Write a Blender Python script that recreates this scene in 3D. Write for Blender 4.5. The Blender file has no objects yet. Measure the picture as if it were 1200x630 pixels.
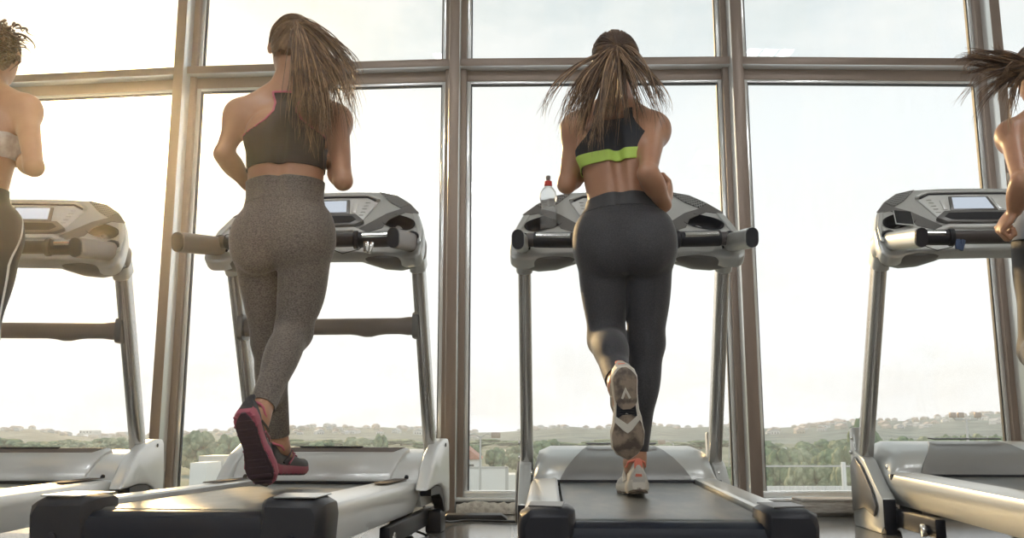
import bpy, bmesh, math, random
import numpy as np
from mathutils import Vector, Matrix, noise
PI = math.pi
R = math.radians
scene = bpy.context.scene
C = scene.collection
# ------------------------------------------------------------------ camera
PITCH = R(9.87); FL = 1064.0; EYE = 0.43
cam_d = bpy.data.cameras.new('camera'); cam = bpy.data.objects.new('camera', cam_d); C.objects.link(cam)
cam.location = (0, 0, EYE); cam.rotation_euler = (PI/2 + PITCH, 0, 0)
cam_d.sensor_width = 36; cam_d.lens = 36*FL/1200; cam_d.clip_end = 6000; cam_d.clip_start = 0.05
scene.camera = cam

def at(px, py, D):
    """world point seen at photo position (px, py) at a distance D in front of the camera"""
    u = (px-600)/FL; v = (315-py)/FL
    y = math.cos(PITCH)-v*math.sin(PITCH); z = math.sin(PITCH)+v*math.cos(PITCH)
    return Vector((u*D/y, D, EYE+z*D/y))

# ------------------------------------------------------------------ materials
def srgb(r, g, b):
    f = lambda c: (c/255/12.92) if c/255 <= .04045 else ((c/255+.055)/1.055)**2.4
    return (f(r), f(g), f(b), 1)
def mat(name, col, rough=.5, metal=0, spec=.5, sss=0, sheen=0, coat=0, bump=None, var=None, alpha=None, aniso=0):
    """bump=(scale, strength[, (sx,sy,sz)]) var=(scale, colour2, lo, hi[, (sx,sy,sz)])"""
    m = bpy.data.materials.new(name); m.use_nodes = True
    nt = m.node_tree; b = nt.nodes['Principled BSDF']
    b.inputs['Base Color'].default_value = col; b.inputs['Roughness'].default_value = rough
    b.inputs['Metallic'].default_value = metal; b.inputs['Specular IOR Level'].default_value = spec
    if sss:
        b.inputs['Subsurface Weight'].default_value = sss; b.inputs['Subsurface Radius'].default_value = (1, .35, .2)
        b.inputs['Subsurface Scale'].default_value = .012
    if sheen:
        b.inputs['Sheen Weight'].default_value = sheen; b.inputs['Sheen Roughness'].default_value = .4
    if coat: b.inputs['Coat Weight'].default_value = coat; b.inputs['Coat Roughness'].default_value = .15
    if aniso: b.inputs['Anisotropic'].default_value = aniso
    tc = nt.nodes.new('ShaderNodeTexCoord')
    def noi(scale, st):
        mp = nt.nodes.new('ShaderNodeMapping'); mp.inputs['Scale'].default_value = st
        nt.links.new(tc.outputs['Object'], mp.inputs['Vector'])
        n = nt.nodes.new('ShaderNodeTexNoise'); n.inputs['Scale'].default_value = scale; n.inputs['Detail'].default_value = 4
        nt.links.new(mp.outputs[0], n.inputs['Vector']); return n
    if var:
        n = noi(var[0], var[4] if len(var) > 4 else (1, 1, 1))
        r = nt.nodes.new('ShaderNodeMapRange'); r.inputs['From Min'].default_value = var[2]; r.inputs['From Max'].default_value = var[3]
        nt.links.new(n.outputs['Fac'], r.inputs['Value'])
        mx = nt.nodes.new('ShaderNodeMix'); mx.data_type = 'RGBA'
        mx.inputs['A'].default_value = col; mx.inputs['B'].default_value = var[1]
        nt.links.new(r.outputs[0], mx.inputs['Factor']); nt.links.new(mx.outputs['Result'], b.inputs['Base Color'])
    if bump:
        n = noi(bump[0], bump[2] if len(bump) > 2 else (1, 1, 1))
        bp = nt.nodes.new('ShaderNodeBump'); bp.inputs['Strength'].default_value = bump[1]; bp.inputs['Distance'].default_value = .004
        nt.links.new(n.outputs['Fac'], bp.inputs['Height']); nt.links.new(bp.outputs[0], b.inputs['Normal'])
    return m
def emit(name, col, s):
    m = bpy.data.materials.new(name); m.use_nodes = True; nt = m.node_tree; nt.nodes.clear()
    o = nt.nodes.new('ShaderNodeOutputMaterial'); e = nt.nodes.new('ShaderNodeEmission')
    e.inputs['Color'].default_value = col; e.inputs['Strength'].default_value = s; nt.links.new(e.outputs[0], o.inputs[0]); return m

# ------------------------------------------------------------------ mesh building
def mk(name, V, F, m=None, parent=None, smooth=35, loc=None):
    me = bpy.data.meshes.new(name); me.from_pydata([tuple(map(float, v)) for v in V], [], [tuple(int(i) for i in f) for f in F]); me.update()
    if m: me.materials.append(m)
    if smooth:
        me.polygons.foreach_set('use_smooth', [True]*len(me.polygons))
        if smooth < 180: me.set_sharp_from_angle(angle=R(smooth))
    o = bpy.data.objects.new(name, me); C.objects.link(o)
    if parent: o.parent = parent
    if loc is not None: o.location = loc
    return o
class MB:
    def __init__(s): s.bm = bmesh.new()
    def _merge(s, b2):
        me = bpy.data.meshes.new('t'); b2.to_mesh(me); b2.free(); s.bm.from_mesh(me); bpy.data.meshes.remove(me); return s
    def box(s, c, d, bev=0, rot=None, seg=2):
        b = bmesh.new(); bmesh.ops.create_cube(b, size=1)
        bmesh.ops.scale(b, vec=d, verts=b.verts)
        if bev: bmesh.ops.bevel(b, geom=list(b.edges), offset=bev, segments=seg, affect='EDGES', profile=.5)
        M = Matrix.Translation(c) @ (rot if rot is not None else Matrix.Identity(4))
        bmesh.ops.transform(b, matrix=M, verts=b.verts); return s._merge(b)
    def bx(s, x0, x1, y0, y1, z0, z1, bev=0):
        return s.box(((x0+x1)/2, (y0+y1)/2, (z0+z1)/2), (abs(x1-x0), abs(y1-y0), abs(z1-z0)), bev)
    def prism(s, pts, o, ux, uy, un, th, bev=0, seg=2):
        """polygon pts (a,b) in the plane o+a*ux+b*uy, extruded th along un (centred from 0 to th)"""
        b = bmesh.new(); o = Vector(o); ux = Vector(ux); uy = Vector(uy); un = Vector(un)
        v0 = [b.verts.new(o+ux*p[0]+uy*p[1]) for p in pts]; v1 = [b.verts.new(o+ux*p[0]+uy*p[1]+un*th) for p in pts]
        b.faces.new(v0[::-1]); b.faces.new(v1); n = len(pts)
        for i in range(n): b.faces.new((v0[i], v0[(i+1) % n], v1[(i+1) % n], v1[i]))
        bmesh.ops.recalc_face_normals(b, faces=b.faces)
        if bev: bmesh.ops.bevel(b, geom=list(b.edges), offset=bev, segments=seg, affect='EDGES', profile=.5, clamp_overlap=True)
        return s._merge(b)
    def loft(s, rings, cap=True, closed=True):
        b = bmesh.new(); vv = [[b.verts.new(p) for p in r] for r in rings]; n = len(rings[0])
        for a, c in zip(vv[:-1], vv[1:]):
            for i in range(n if closed else n-1):
                j = (i+1) % n; b.faces.new((a[i], a[j], c[j], c[i]))
        if cap: b.faces.new(vv[0][::-1]); b.faces.new(vv[-1])
        bmesh.ops.recalc_face_normals(b, faces=b.faces)
        return s._merge(b)
    def tube(s, pts, r, n=8, sx=1, sy=1, up=(0, 0, 1)):
        """r: radius or list; oval factors sx (sideways) and sy (upwards)"""
        P = [Vector(p) for p in pts]; rr = r if isinstance(r, (list, tuple)) else [r]*len(P); rings = []
        for i, p in enumerate(P):
            t = (P[min(i+1, len(P)-1)]-P[max(i-1, 0)]).normalized(); u = Vector(up)
            if abs(t.dot(u)) > .95: u = Vector((0, 1, 0)) if abs(t.y) < .9 else Vector((1, 0, 0))
            a = t.cross(u).normalized(); c = a.cross(t).normalized()
            rings.append([p+a*math.cos(k/n*2*PI)*rr[i]*sx+c*math.sin(k/n*2*PI)*rr[i]*sy for k in range(n)])
        return s.loft(rings)
    def rtube(s, p0, p1, w, h, bev, up=(0, 0, 1)):
        """straight rectangular tube with rounded corners"""
        p0 = Vector(p0); p1 = Vector(p1); t = (p1-p0).normalized(); a = t.cross(Vector(up)).normalized(); c = a.cross(t).normalized()
        prof = []
        for cx, cy, a0 in ((1, 1, 0), (-1, 1, 90), (-1, -1, 180), (1, -1, 270)):
            for k in range(4):
                an = R(a0+k*30); prof.append((cx*(w/2-bev)+bev*math.cos(an), cy*(h/2-bev)+bev*math.sin(an)))
        return s.loft([[p+a*x+c*y for x, y in prof] for p in (p0, p1)])
    def sphere(s, c, r, sc=(1, 1, 1), sub=2, rot=None):
        b = bmesh.new(); bmesh.ops.create_icosphere(b, subdivisions=sub, radius=r); bmesh.ops.scale(b, vec=sc, verts=b.verts)
        bmesh.ops.transform(b, matrix=Matrix.Translation(c) @ (rot if rot is not None else Matrix.Identity(4)), verts=b.verts); return s._merge(b)
    def cyl(s, c0, c1, r, n=20, bev=0):
        c0 = Vector(c0); c1 = Vector(c1); d = (c1-c0).normalized()
        if bev: return s.tube([c0, c0+d*bev*.3, c0+d*bev, c1-d*bev, c1-d*bev*.3, c1], [r-bev, r-bev*.3, r, r, r-bev*.3, r-bev], n)
        return s.tube([c0, c1], r, n)
    def lathe(s, prof, n=24):
        rings = [[(r*math.cos(k/n*2*PI), r*math.sin(k/n*2*PI), z) for k in range(n)] for r, z in prof]
        return s.loft(rings)
    def build(s, name, m, parent=None, smooth=35, loc=None):
        me = bpy.data.meshes.new(name); s.bm.to_mesh(me); s.bm.free()
        ms = m if isinstance(m, (list, tuple)) else [m]
        for k in ms: me.materials.append(k)
        if smooth:
            me.polygons.foreach_set('use_smooth', [True]*len(me.polygons)); me.set_sharp_from_angle(angle=R(smooth))
        o = bpy.data.objects.new(name, me); C.objects.link(o)
        if parent: o.parent = parent
        if loc is not None: o.location = loc
        return o
def tag(o, label=None, cat=None, group=None, kind=None):
    if label: o['label'] = label
    if cat: o['category'] = cat
    if group: o['group'] = group
    if kind: o['kind'] = kind
    return o
def empty(name, loc, rz=0):
    o = bpy.data.objects.new(name, None); C.objects.link(o); o.location = loc; o.rotation_euler = (0, 0, rz); o.empty_display_size = .1; return o
def copy_tree(o, parent=None):
    c = o.copy(); C.objects.link(c)
    if parent: c.parent = parent
    for ch in list(o.children): copy_tree(ch, c)
    return c

# ------------------------------------------------------------------ implicit surfaces for bodies
def nrm(v): v = np.asarray(v, float); return v/np.linalg.norm(v)
class SDF:
    def __init__(s): s.p = []
    def cone(s, a, b, ra, rb, k=.03, g=0): s.p.append(('c', np.array(a, float), np.array(b, float), ra, rb, k, g)); return s
    def ell(s, c, rad, X=(1, 0, 0), Y=(0, 1, 0), Z=(0, 0, 1), k=.03, g=0, sub=False):
        s.p.append(('s' if sub else 'e', np.array(c, float), np.array([nrm(X), nrm(Y), nrm(Z)]), np.array(rad, float), 0, k, g)); return s
    def eval(s, h, off=0.0):
        lo = np.full(3, 1e9); hi = -lo
        for q in s.p:
            if q[0] == 's': continue
            if q[0] == 'c':
                r = max(q[3], q[4]); a = np.minimum(q[1], q[2])-r; b = np.maximum(q[1], q[2])+r
            else: a = q[1]-q[3].max(); b = q[1]+q[3].max()
            lo = np.minimum(lo, a); hi = np.maximum(hi, b)
        lo -= .03+off; hi += .03+off
        n = np.ceil((hi-lo)/h).astype(int)+1
        ax = [lo[i]+h*np.arange(n[i]) for i in range(3)]
        groups = sorted(set(q[6] for q in s.p)); F = None
        for g in groups:
            f = np.full(n, .2, np.float32)
            for q in s.p:
                if q[6] != g: continue
                k = q[5]; m = k*1.1+.012+off
                if q[0] == 'c': r = max(q[3], q[4]); a = np.minimum(q[1], q[2])-r-m; b = np.maximum(q[1], q[2])+r+m
                else: a = q[1]-q[3].max()-m; b = q[1]+q[3].max()+m
                i0 = np.maximum(((a-lo)/h).astype(int), 0); i1 = np.minimum(((b-lo)/h).astype(int)+2, n)
                sl = tuple(slice(i0[i], i1[i]) for i in range(3))
                X = (ax[0][sl[0]][:, None, None], ax[1][sl[1]][None, :, None], ax[2][sl[2]][None, None, :])
                if q[0] == 'c':
                    ba = q[2]-q[1]; L = ba@ba
                    t = np.clip(((X[0]-q[1][0])*ba[0]+(X[1]-q[1][1])*ba[1]+(X[2]-q[1][2])*ba[2])/L, 0, 1)
                    d = np.sqrt((X[0]-q[1][0]-t*ba[0])**2+(X[1]-q[1][1]-t*ba[1])**2+(X[2]-q[1][2]-t*ba[2])**2)-(q[3]+(q[4]-q[3])*t)
                else:
                    A = q[2]; r = q[3]; l = [(X[0]-q[1][0])*A[i][0]+(X[1]-q[1][1])*A[i][1]+(X[2]-q[1][2])*A[i][2] for i in range(3)]
                    k0 = np.sqrt(sum((l[i]/r[i])**2 for i in range(3))); k1 = np.sqrt(sum((l[i]/r[i]**2)**2 for i in range(3)))+1e-6
                    d = k0*(k0-1)/k1
                o = f[sl]
                if q[0] == 's':
                    hh = np.clip(.5-.5*(o+d)/k, 0, 1); f[sl] = o*(1-hh)-d*hh+k*hh*(1-hh)
                else:
                    hh = np.clip(.5+.5*(o-d)/k, 0, 1); f[sl] = o*(1-hh)+d*hh-k*hh*(1-hh)
            if F is None: F = f
            else:
                k = .012; hh = np.clip(.5+.5*(F-f)/k, 0, 1); F = F*(1-hh)+f*hh-k*hh*(1-hh)
        return F-off, lo, h
def nets(F, lo, h):
    s = F < 0
    a = s[:-1, :-1, :-1]; cnt = np.zeros(a.shape, np.int8)
    for dx in (0, 1):
        for dy in (0, 1):
            for dz in (0, 1): cnt += s[dx:dx+a.shape[0], dy:dy+a.shape[1], dz:dz+a.shape[2]]
    act = np.argwhere((cnt > 0) & (cnt < 8)); idx = np.full(a.shape, -1, np.int64); idx[tuple(act.T)] = np.arange(len(act))
    cor = [(x, y, z) for x in (0, 1) for y in (0, 1) for z in (0, 1)]
    val = {c: F[act[:, 0]+c[0], act[:, 1]+c[1], act[:, 2]+c[2]] for c in cor}
    acc = np.zeros((len(act), 3)); num = np.zeros(len(act))
    for i, c in enumerate(cor):
        for e in cor[i+1:]:
            if sum(abs(c[k]-e[k]) for k in range(3)) != 1: continue
            v0, v1 = val[c], val[e]; m = (v0 < 0) != (v1 < 0); t = np.where(m, v0/np.where(m, v0-v1, 1), 0)
            for k in range(3): acc[:, k] += np.where(m, c[k]+t*(e[k]-c[k]), 0)
            num += m
    V = lo+h*(act+acc/num[:, None]); Q = []
    for ax in range(3):
        u, w = (ax+1) % 3, (ax+2) % 3
        s0 = [slice(None)]*3; s1 = [slice(None)]*3; s0[ax] = slice(0, -1); s1[ax] = slice(1, None)
        ch = s[tuple(s0)] != s[tuple(s1)]; e = np.argwhere(ch)
        e = e[(e[:, u] > 0) & (e[:, w] > 0) & (e[:, u] < F.shape[u]-1) & (e[:, w] < F.shape[w]-1)]
        fl = s[tuple(e.T)]
        def cell(du, dw):
            c = e.copy(); c[:, u] -= du; c[:, w] -= dw; return idx[tuple(c.T)]
        q = np.stack([cell(1, 1), cell(0, 1), cell(0, 0), cell(1, 0)], 1)
        q[~fl] = q[~fl][:, ::-1]; Q.append(q)
    return V, np.concatenate(Q)
def clip(V, Q, f):
    """keep the part of the mesh where f >= 0, cut exactly along f = 0"""
    pos = f >= 0; n = pos[Q].sum(1); F = [tuple(q) for q in Q[n == 4]]; V = list(map(tuple, V)); ed = {}
    def cut(a, b):
        key = (a, b) if a < b else (b, a)
        if key not in ed:
            t = f[a]/(f[a]-f[b]); ed[key] = len(V); V.append(tuple(V[a][k]+(V[b][k]-V[a][k])*t for k in range(3)))
        return ed[key]
    for q in Q[(n > 0) & (n < 4)]:
        out = []
        for i in range(4):
            a, b = q[i], q[(i+1) % 4]
            if pos[a]: out.append(a)
            if pos[a] != pos[b]: out.append(cut(a, b))
        if len(out) > 2: F.append(tuple(out))
    used = sorted(set(i for g in F for i in g)); mp = {v: i for i, v in enumerate(used)}
    return [V[i] for i in used], [tuple(mp[i] for i in g) for g in F]
# ================================================================== the room
M_frame = mat('bronze_aluminium', (.30, .235, .195, 1), .38, .35, bump=(60, .02))
M_gasket = mat('black_gasket', (.02, .02, .022, 1), .5)
M_sill_lit = mat('white_sill_lit_side_metal', (.84, .86, .85, 1), .22, .5)  # white sills; also paints the sky-lit mullion sides and transom underside
M_wallp = mat('interior_plaster', (.70, .69, .67, 1), .9, bump=(80, .1))
M_ceil = mat('ceiling_paint', (.80, .80, .79, 1), .9)
W = [(-3.45, 5.06), (-1.886, 4.866), (-.319, 4.75), (1.2376, 4.72), (2.696, 4.748), (4.2, 4.80)]
HC = 3.6
# floor: large polished tiles
mf = mat('polished_floor_tile', (.20, .20, .19, 1), .16, 0, .6, var=(3, (.12, .11, .10, 1), .35, .7))
nt = mf.node_tree; bs = nt.nodes['Principled BSDF']; tc = nt.nodes.new('ShaderNodeTexCoord'); br = nt.nodes.new('ShaderNodeTexBrick')
br.offset = 0; br.inputs['Scale'].default_value = 1; br.inputs['Brick Width'].default_value = .6; br.inputs['Row Height'].default_value = .6
br.inputs['Mortar Size'].default_value = .004; nt.links.new(tc.outputs['Object'], br.inputs['Vector'])
src = bs.inputs['Base Color'].links[0].from_socket; nt.links.new(src, br.inputs['Color1']); nt.links.new(src, br.inputs['Color2'])
br.inputs['Mortar'].default_value = (.35, .35, .33, 1); nt.links.new(br.outputs['Color'], bs.inputs['Base Color'])
tag(MB().bx(-3.6, 4.4, -4.2, 5.2, -.06, 0).build('floor', mf), kind='structure')
tag(MB().bx(-3.6, 4.4, -4.2, 5.2, HC, HC+.1).build('ceiling', M_ceil), kind='structure')
tag(MB().bx(-3.7, -3.6, -4.2, 5.2, 0, HC).build('wall_left', M_wallp), kind='structure')
tag(MB().bx(4.4, 4.5, -4.2, 5.2, 0, HC).build('wall_right', M_wallp), kind='structure')
tag(MB().bx(-3.7, 4.5, -4.3, -4.2, 0, HC).build('wall_back', M_wallp), kind='structure')

def glass_mat():
    m = bpy.data.materials.new('window_glass'); m.use_nodes = True; nt = m.node_tree; nt.nodes.clear()
    o = nt.nodes.new('ShaderNodeOutputMaterial'); tr = nt.nodes.new('ShaderNodeBsdfTransparent'); gl = nt.nodes.new('ShaderNodeBsdfGlossy')
    gl.inputs['Roughness'].default_value = .02; gl.inputs['Color'].default_value = (1, 1, 1, 1)
    tr.inputs['Color'].default_value = (.98, .99, .99, 1)
    fr = nt.nodes.new('ShaderNodeFresnel'); fr.inputs['IOR'].default_value = 1.5
    mx = nt.nodes.new('ShaderNodeMixShader'); ge = nt.nodes.new('ShaderNodeNewGeometry'); iv = nt.nodes.new('ShaderNodeMath'); iv.operation = 'SUBTRACT'; iv.inputs[0].default_value = 1; nt.links.new(ge.outputs['Backfacing'], iv.inputs[1]); mu = nt.nodes.new('ShaderNodeMath'); mu.operation = 'MULTIPLY'; nt.links.new(fr.outputs[0], mu.inputs[0]); nt.links.new(iv.outputs[0], mu.inputs[1])
    nt.links.new(mu.outputs[0], mx.inputs[0]); nt.links.new(tr.outputs[0], mx.inputs[1]); nt.links.new(gl.outputs[0], mx.inputs[2])
    # film added to the pane, veiling the view like haze, thicker in smears
    du = nt.nodes.new('ShaderNodeBsdfTranslucent'); du.inputs['Color'].default_value = (.88, .95, 1, 1)
    tc = nt.nodes.new('ShaderNodeTexCoord'); mp = nt.nodes.new('ShaderNodeMapping'); mp.inputs['Scale'].default_value = (3.2, 1, .55)
    n = nt.nodes.new('ShaderNodeTexNoise'); n.inputs['Scale'].default_value = 1.6; n.inputs['Detail'].default_value = 3
    nt.links.new(tc.outputs['Object'], mp.inputs[0]); nt.links.new(mp.outputs[0], n.inputs['Vector'])
    r = nt.nodes.new('ShaderNodeMapRange'); r.inputs['From Min'].default_value = .35; r.inputs['From Max'].default_value = .75
    r.inputs['To Min'].default_value = VEIL[0]; r.inputs['To Max'].default_value = VEIL[1]
    nt.links.new(n.outputs['Fac'], r.inputs['Value'])
    m2 = nt.nodes.new('ShaderNodeMixShader'); nt.links.new(r.outputs[0], m2.inputs[0]); nt.links.new(mx.outputs[0], m2.inputs[1]); nt.links.new(du.outputs[0], m2.inputs[2])
    nt.links.new(m2.outputs[0], o.inputs[0]); return m
VEIL = (.03, .08)
M_glass = glass_mat()
for i in range(5):
    a = Vector((*W[i], 0)); b = Vector((*W[i+1], 0)); L = (b-a).length; ang = math.atan2(b.y-a.y, b.x-a.x)
    e = tag(empty(f'window_{i+1}', (a+b)/2, ang), kind='structure'); h = L/2
    # horizontal transom and fixed frame round both lights
    m = MB()
    m.bx(-h+.02, h-.02, .048, .135, 2.412, 2.458, .003)
    tr = m.build('transom', M_sill_lit, e)
    MB().bx(-h+.028, h-.028, .044, .049, 2.414, 2.457, .002).build('transom_shaded_face', M_frame, tr)  # brown front on white body: room shade and skylight put into the colours
    m = MB()
    for s in (-1, 1): m.bx(s*(h-.02), s*(h-.062), .09, .15, .055, HC, .003)
    m.bx(-h+.06, h-.06, .118, .16, 2.352, 2.414, .003)
    m.bx(-h+.06, h-.06, .115, .16, 2.458, 2.475, .003)
    m.build('window_frame', M_frame, e)
    m = MB()
    for s in (-1, 1): m.bx(s*(h-.062), s*(h-.085), .12, .155, .10, 2.352, .002); m.bx(s*(h-.062), s*(h-.085), .12, .155, 2.475, HC, .002)
    m.build('glazing_bead', M_sill_lit, e)
    m = MB(); m.bx(-h+.062, h-.062, .122, .155, 2.336, 2.353, .002); m.build('glazing_bead', M_sill_lit, e)
    m = MB(); m.bx(-h+.08, h-.08, .128, .15, 2.329, 2.336); m.bx(h-.085, h-.091, .128, .15, .10, 2.33); m.bx(-h+.085, -h+.091, .128, .15, .10, 2.33)
    m.bx(h-.085, h-.091, .128, .15, 2.475, HC); m.bx(-h+.085, -h+.091, .128, .15, 2.475, HC)
    m.build('gasket', M_gasket, e)
    m = MB(); m.bx(-h+.02, h-.02, .05, .16, .052, .072, .004); m.bx(-h+.06, h-.06, .10, .155, .072, .104, .004)
    m.build('window_sill', M_sill_lit, e)
    m = MB(); m.bx(-h, h, .03, .16, 0.001, .052); m.build('curb', mat('dark_curb', (.05, .045, .04, 1), .8) if i == 0 else bpy.data.materials['dark_curb'], e)
    MB().bx(-h+.088, h-.088, .136, .142, .10, 2.336).build('pane', M_glass, e, smooth=0)
    MB().bx(-h+.088, h-.088, .136, .142, 2.474, HC).build('pane', M_glass, e, smooth=0)
for i, (x, y) in enumerate(W):
    a0 = math.atan2(W[min(i+1, 5)][1]-W[max(i-1, 0)][1], W[min(i+1, 5)][0]-W[max(i-1, 0)][0])
    m = MB(); m.bx(-.029, .029, 0, .125, 0, HC, .004); o = m.build(f'trim_{i+1}', M_sill_lit, loc=(x, y, 0)); MB().bx(-.0275, .0275, -.003, .001, 0, HC, .001).build('mullion_shaded_face', M_frame, o); o.rotation_euler.z = a0; tag(o, kind='structure')  # shaded front painted brown, sky-lit sides painted white
# ceiling lights: front pair mirrored in the upper panes, rear rows added as fill
M_lamp = emit('lamp_diffuser', (.96, .985, 1, 1), 17)
M_lampf = mat('lamp_housing', (.8, .8, .8, 1), .4)
def ceiling_light(x, y, label):
    e = tag(empty('ceiling_light', (x, y, HC)), label, 'ceiling light', 'louvred ceiling lights')
    MB().bx(-.31, .31, -.31, .31, -.05, -.001, .006).build('lamp_housing', M_lampf, e)
    for k in range(4): MB().bx(-.27+k*.14, -.16+k*.14, -.27, .27, -.054, -.0505).build('lamp_tube', M_lamp, e)
for x, y in [(x, y) for x in (-2.5, -.75, .9, 2.2) for y in (-3.2, -1.9, -.6)]+[(-.75, 2.3), (2.2, 2.3)]:
    ceiling_light(x, y, 'square louvred light fitting set in the ceiling over the treadmill hall, rear rows added for fill')

# insulation, board and cables at the foot of the glass
M_fluff = mat('mineral_wool', (.62, .58, .50, 1), .95, bump=(90, .9), var=(40, (.40, .36, .30, 1), .4, .7))
def fluff(x0, x1, y0, y1, label, seed):
    random.seed(seed); rings = []
    n = int((x1-x0)/.012); Vt = []; F = []; K = 14
    for i in range(n+1):
        x = x0+(x1-x0)*i/n; yy = y0+(y1-y0)*i/n; h = .05+.018*noise.noise(Vector((x*9, seed, 0))); w = .055
        for k in range(K):
            a = PI*k/(K-1); d = 1+.28*noise.noise(Vector((x*35, k*.9, seed)))+.15*noise.noise(Vector((x*90, k*2.1, seed)))
            Vt.append((x, yy-math.cos(a)*w*d, max(.001, .004+math.sin(a)*h*d)))
    for i in range(n):
        for k in range(K-1): F.append((i*K+k, (i+1)*K+k, (i+1)*K+k+1, i*K+k+1))
    F.append(tuple(range(K))); F.append(tuple(n*K+k for k in range(K-1, -1, -1)))
    return tag(mk('insulation_strip', Vt, F, M_fluff, smooth=180), label, 'insulation')
fluff(-.28, 1.19, 4.715, 4.69, 'rough pale insulation strip at the foot of the window between the two middle treadmills', 3)
fluff(-1.70, -.36, 4.80, 4.715, 'rough pale insulation strip behind the second treadmill from the left', 8)
m = MB(); m.box((2.0, 4.62, .045), (1.20, .15, .05), .004, Matrix.Rotation(R(.8), 4, 'Z')); m.box((2.02, 4.63, .078), (1.22, .17, .012), .003, Matrix.Rotation(R(.8), 4, 'Z'))
m.box((2.0, 4.63, .011), (1.14, .10, .020), .003)
tag(m.build('window_board', mat('pale_board', (.60, .57, .52, 1), .6, var=(20, (.34, .29, .25, 1), .4, .7, (1, 6, 14)))), 'pale wooden board lying on battens under the window beside the right treadmill', 'board')
M_rub = mat('black_rubber', (.012, .012, .014, 1), .45)
M_cable = M_rub
def cable(pts, r, label):
    P = [Vector(p) for p in pts]; out = []
    for i in range(len(P)-1):
        p0, p1, p2, p3 = P[max(i-1, 0)], P[i], P[i+1], P[min(i+2, len(P)-1)]
        for k in range(8):
            t = k/8; out.append(.5*((2*p1)+(p2-p0)*t+(2*p0-5*p1+4*p2-p3)*t*t+(-p0+3*p1-3*p2+p3)*t**3))
    out.append(P[-1]); return tag(MB().tube(out, r, 8).build('power_cable', M_cable, smooth=180), label, 'cable')
cable([(-.42, 3.93, .15), (-.38, 3.98, .10), (-.30, 4.15, .02), (-.2, 4.30, .008), (0, 4.26, .007), (.2, 4.29, .007), (.42, 4.25, .008), (.6, 4.12, .02)], .006, 'black power cable running over the floor tiles between the two middle treadmills')
cable([(-.40, 3.8, .02), (-.33, 3.68, .008), (-.36, 3.55, .007), (-.30, 3.40, .007), (-.38, 3.2, .007)], .005, 'thin black cable curling on the tiles beside the second treadmill')
tag(MB().prism([(-.16, 0), (.16, 0), (.13, .022), (-.13, .022)], (-.18, 4.42, .0), (1, 0, 0), (0, 0, 1), (0, 1, 0), .11, .004).build('cable_cover', M_rub), 'flat black cable cover on the floor tiles by the narrow mullion', 'cable cover')

# ================================================================== outside
GZ = -7.0
M_grass = mat('grass_ground', (.12, .17, .11, 1), .9, var=(.05, (.26, .27, .22, 1), .4, .65))
M_hill = mat('hill_woods', (.055, .10, .11, 1), .95, var=(.035, (.17, .24, .24, 1), .42, .62))
M_leafA = mat('leaves_green', (.055, .12, .065, 1), .8, var=(2.2, (.20, .29, .16, 1), .42, .62))
M_leafB = mat('leaves_olive', (.10, .15, .08, 1), .8, var=(2.2, (.32, .37, .24, 1), .42, .62))
M_bark = mat('bark', (.12, .09, .07, 1), .9)
M_white = mat('white_render', (.84, .83, .81, 1), .7)
M_cream = mat('cream_render', (.62, .55, .45, 1), .8)
M_tile = mat('red_roof_tiles', (.50, .22, .16, 1), .7)
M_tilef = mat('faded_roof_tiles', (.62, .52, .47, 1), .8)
M_pole = mat('galvanised_pole', (.5, .5, .5, 1), .5, .5)
M_dark = mat('dark_window', (.05, .06, .07, 1), .2)
sky_pts = [(-500, 505), (-200, 503), (0, 503), (40, 500), (60, 505), (100, 510), (140, 508), (200, 508), (250, 503), (300, 503), (350, 499), (400, 499), (450, 499), (500, 502), (540, 505), (600, 504), (640, 500), (660, 498), (700, 500), (760, 496), (800, 499), (860, 498), (900, 501), (940, 498), (980, 492), (1020, 490), (1060, 492), (1100, 488), (1150, 485), (1200, 481), (1400, 478), (1700, 480)]
def skyline(px):
    for (a, ya), (b, yb) in zip(sky_pts[:-1], sky_pts[1:]):
        if px <= b: return ya+(yb-ya)*(px-a)/(b-a)
    return sky_pts[-1][1]
def hillz(X, D):
    px = 600+FL*X/D*1.017
    zt = at(px, skyline(px)+1.5, 1400).z
    t = max(0, min(1, (D-420)/(1400-420))); t = t*t*(3-2*t)
    return GZ-6+(zt-GZ+6)*t+1.6*t*noise.noise(Vector((X*.02, D*.01, 0)))
V_ = []; F_ = []; nx, ny = 150, 26
for j in range(ny+1):
    D = 260+(1500-260)*j/ny
    for i in range(nx+1):
        X = (-1.1+2.4*i/nx)*D; z = hillz(X, D) if D <= 1400 else hillz(X, 1400)-(D-1400)*.2
        V_.append((X, D, z))
for j in range(ny):
    for i in range(nx): a = j*(nx+1)+i; F_.append((a, a+1, a+nx+2, a+nx+1))
o = mk('hills', V_, F_, M_hill, smooth=180); tag(o, kind='structure')
o = mk('ground', [(-900, 14, GZ), (900, 14, GZ), (900, 420, GZ-.0), (-900, 420, GZ-.0)], [(0, 1, 2, 3)], M_grass); tag(o, kind='structure')

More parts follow.
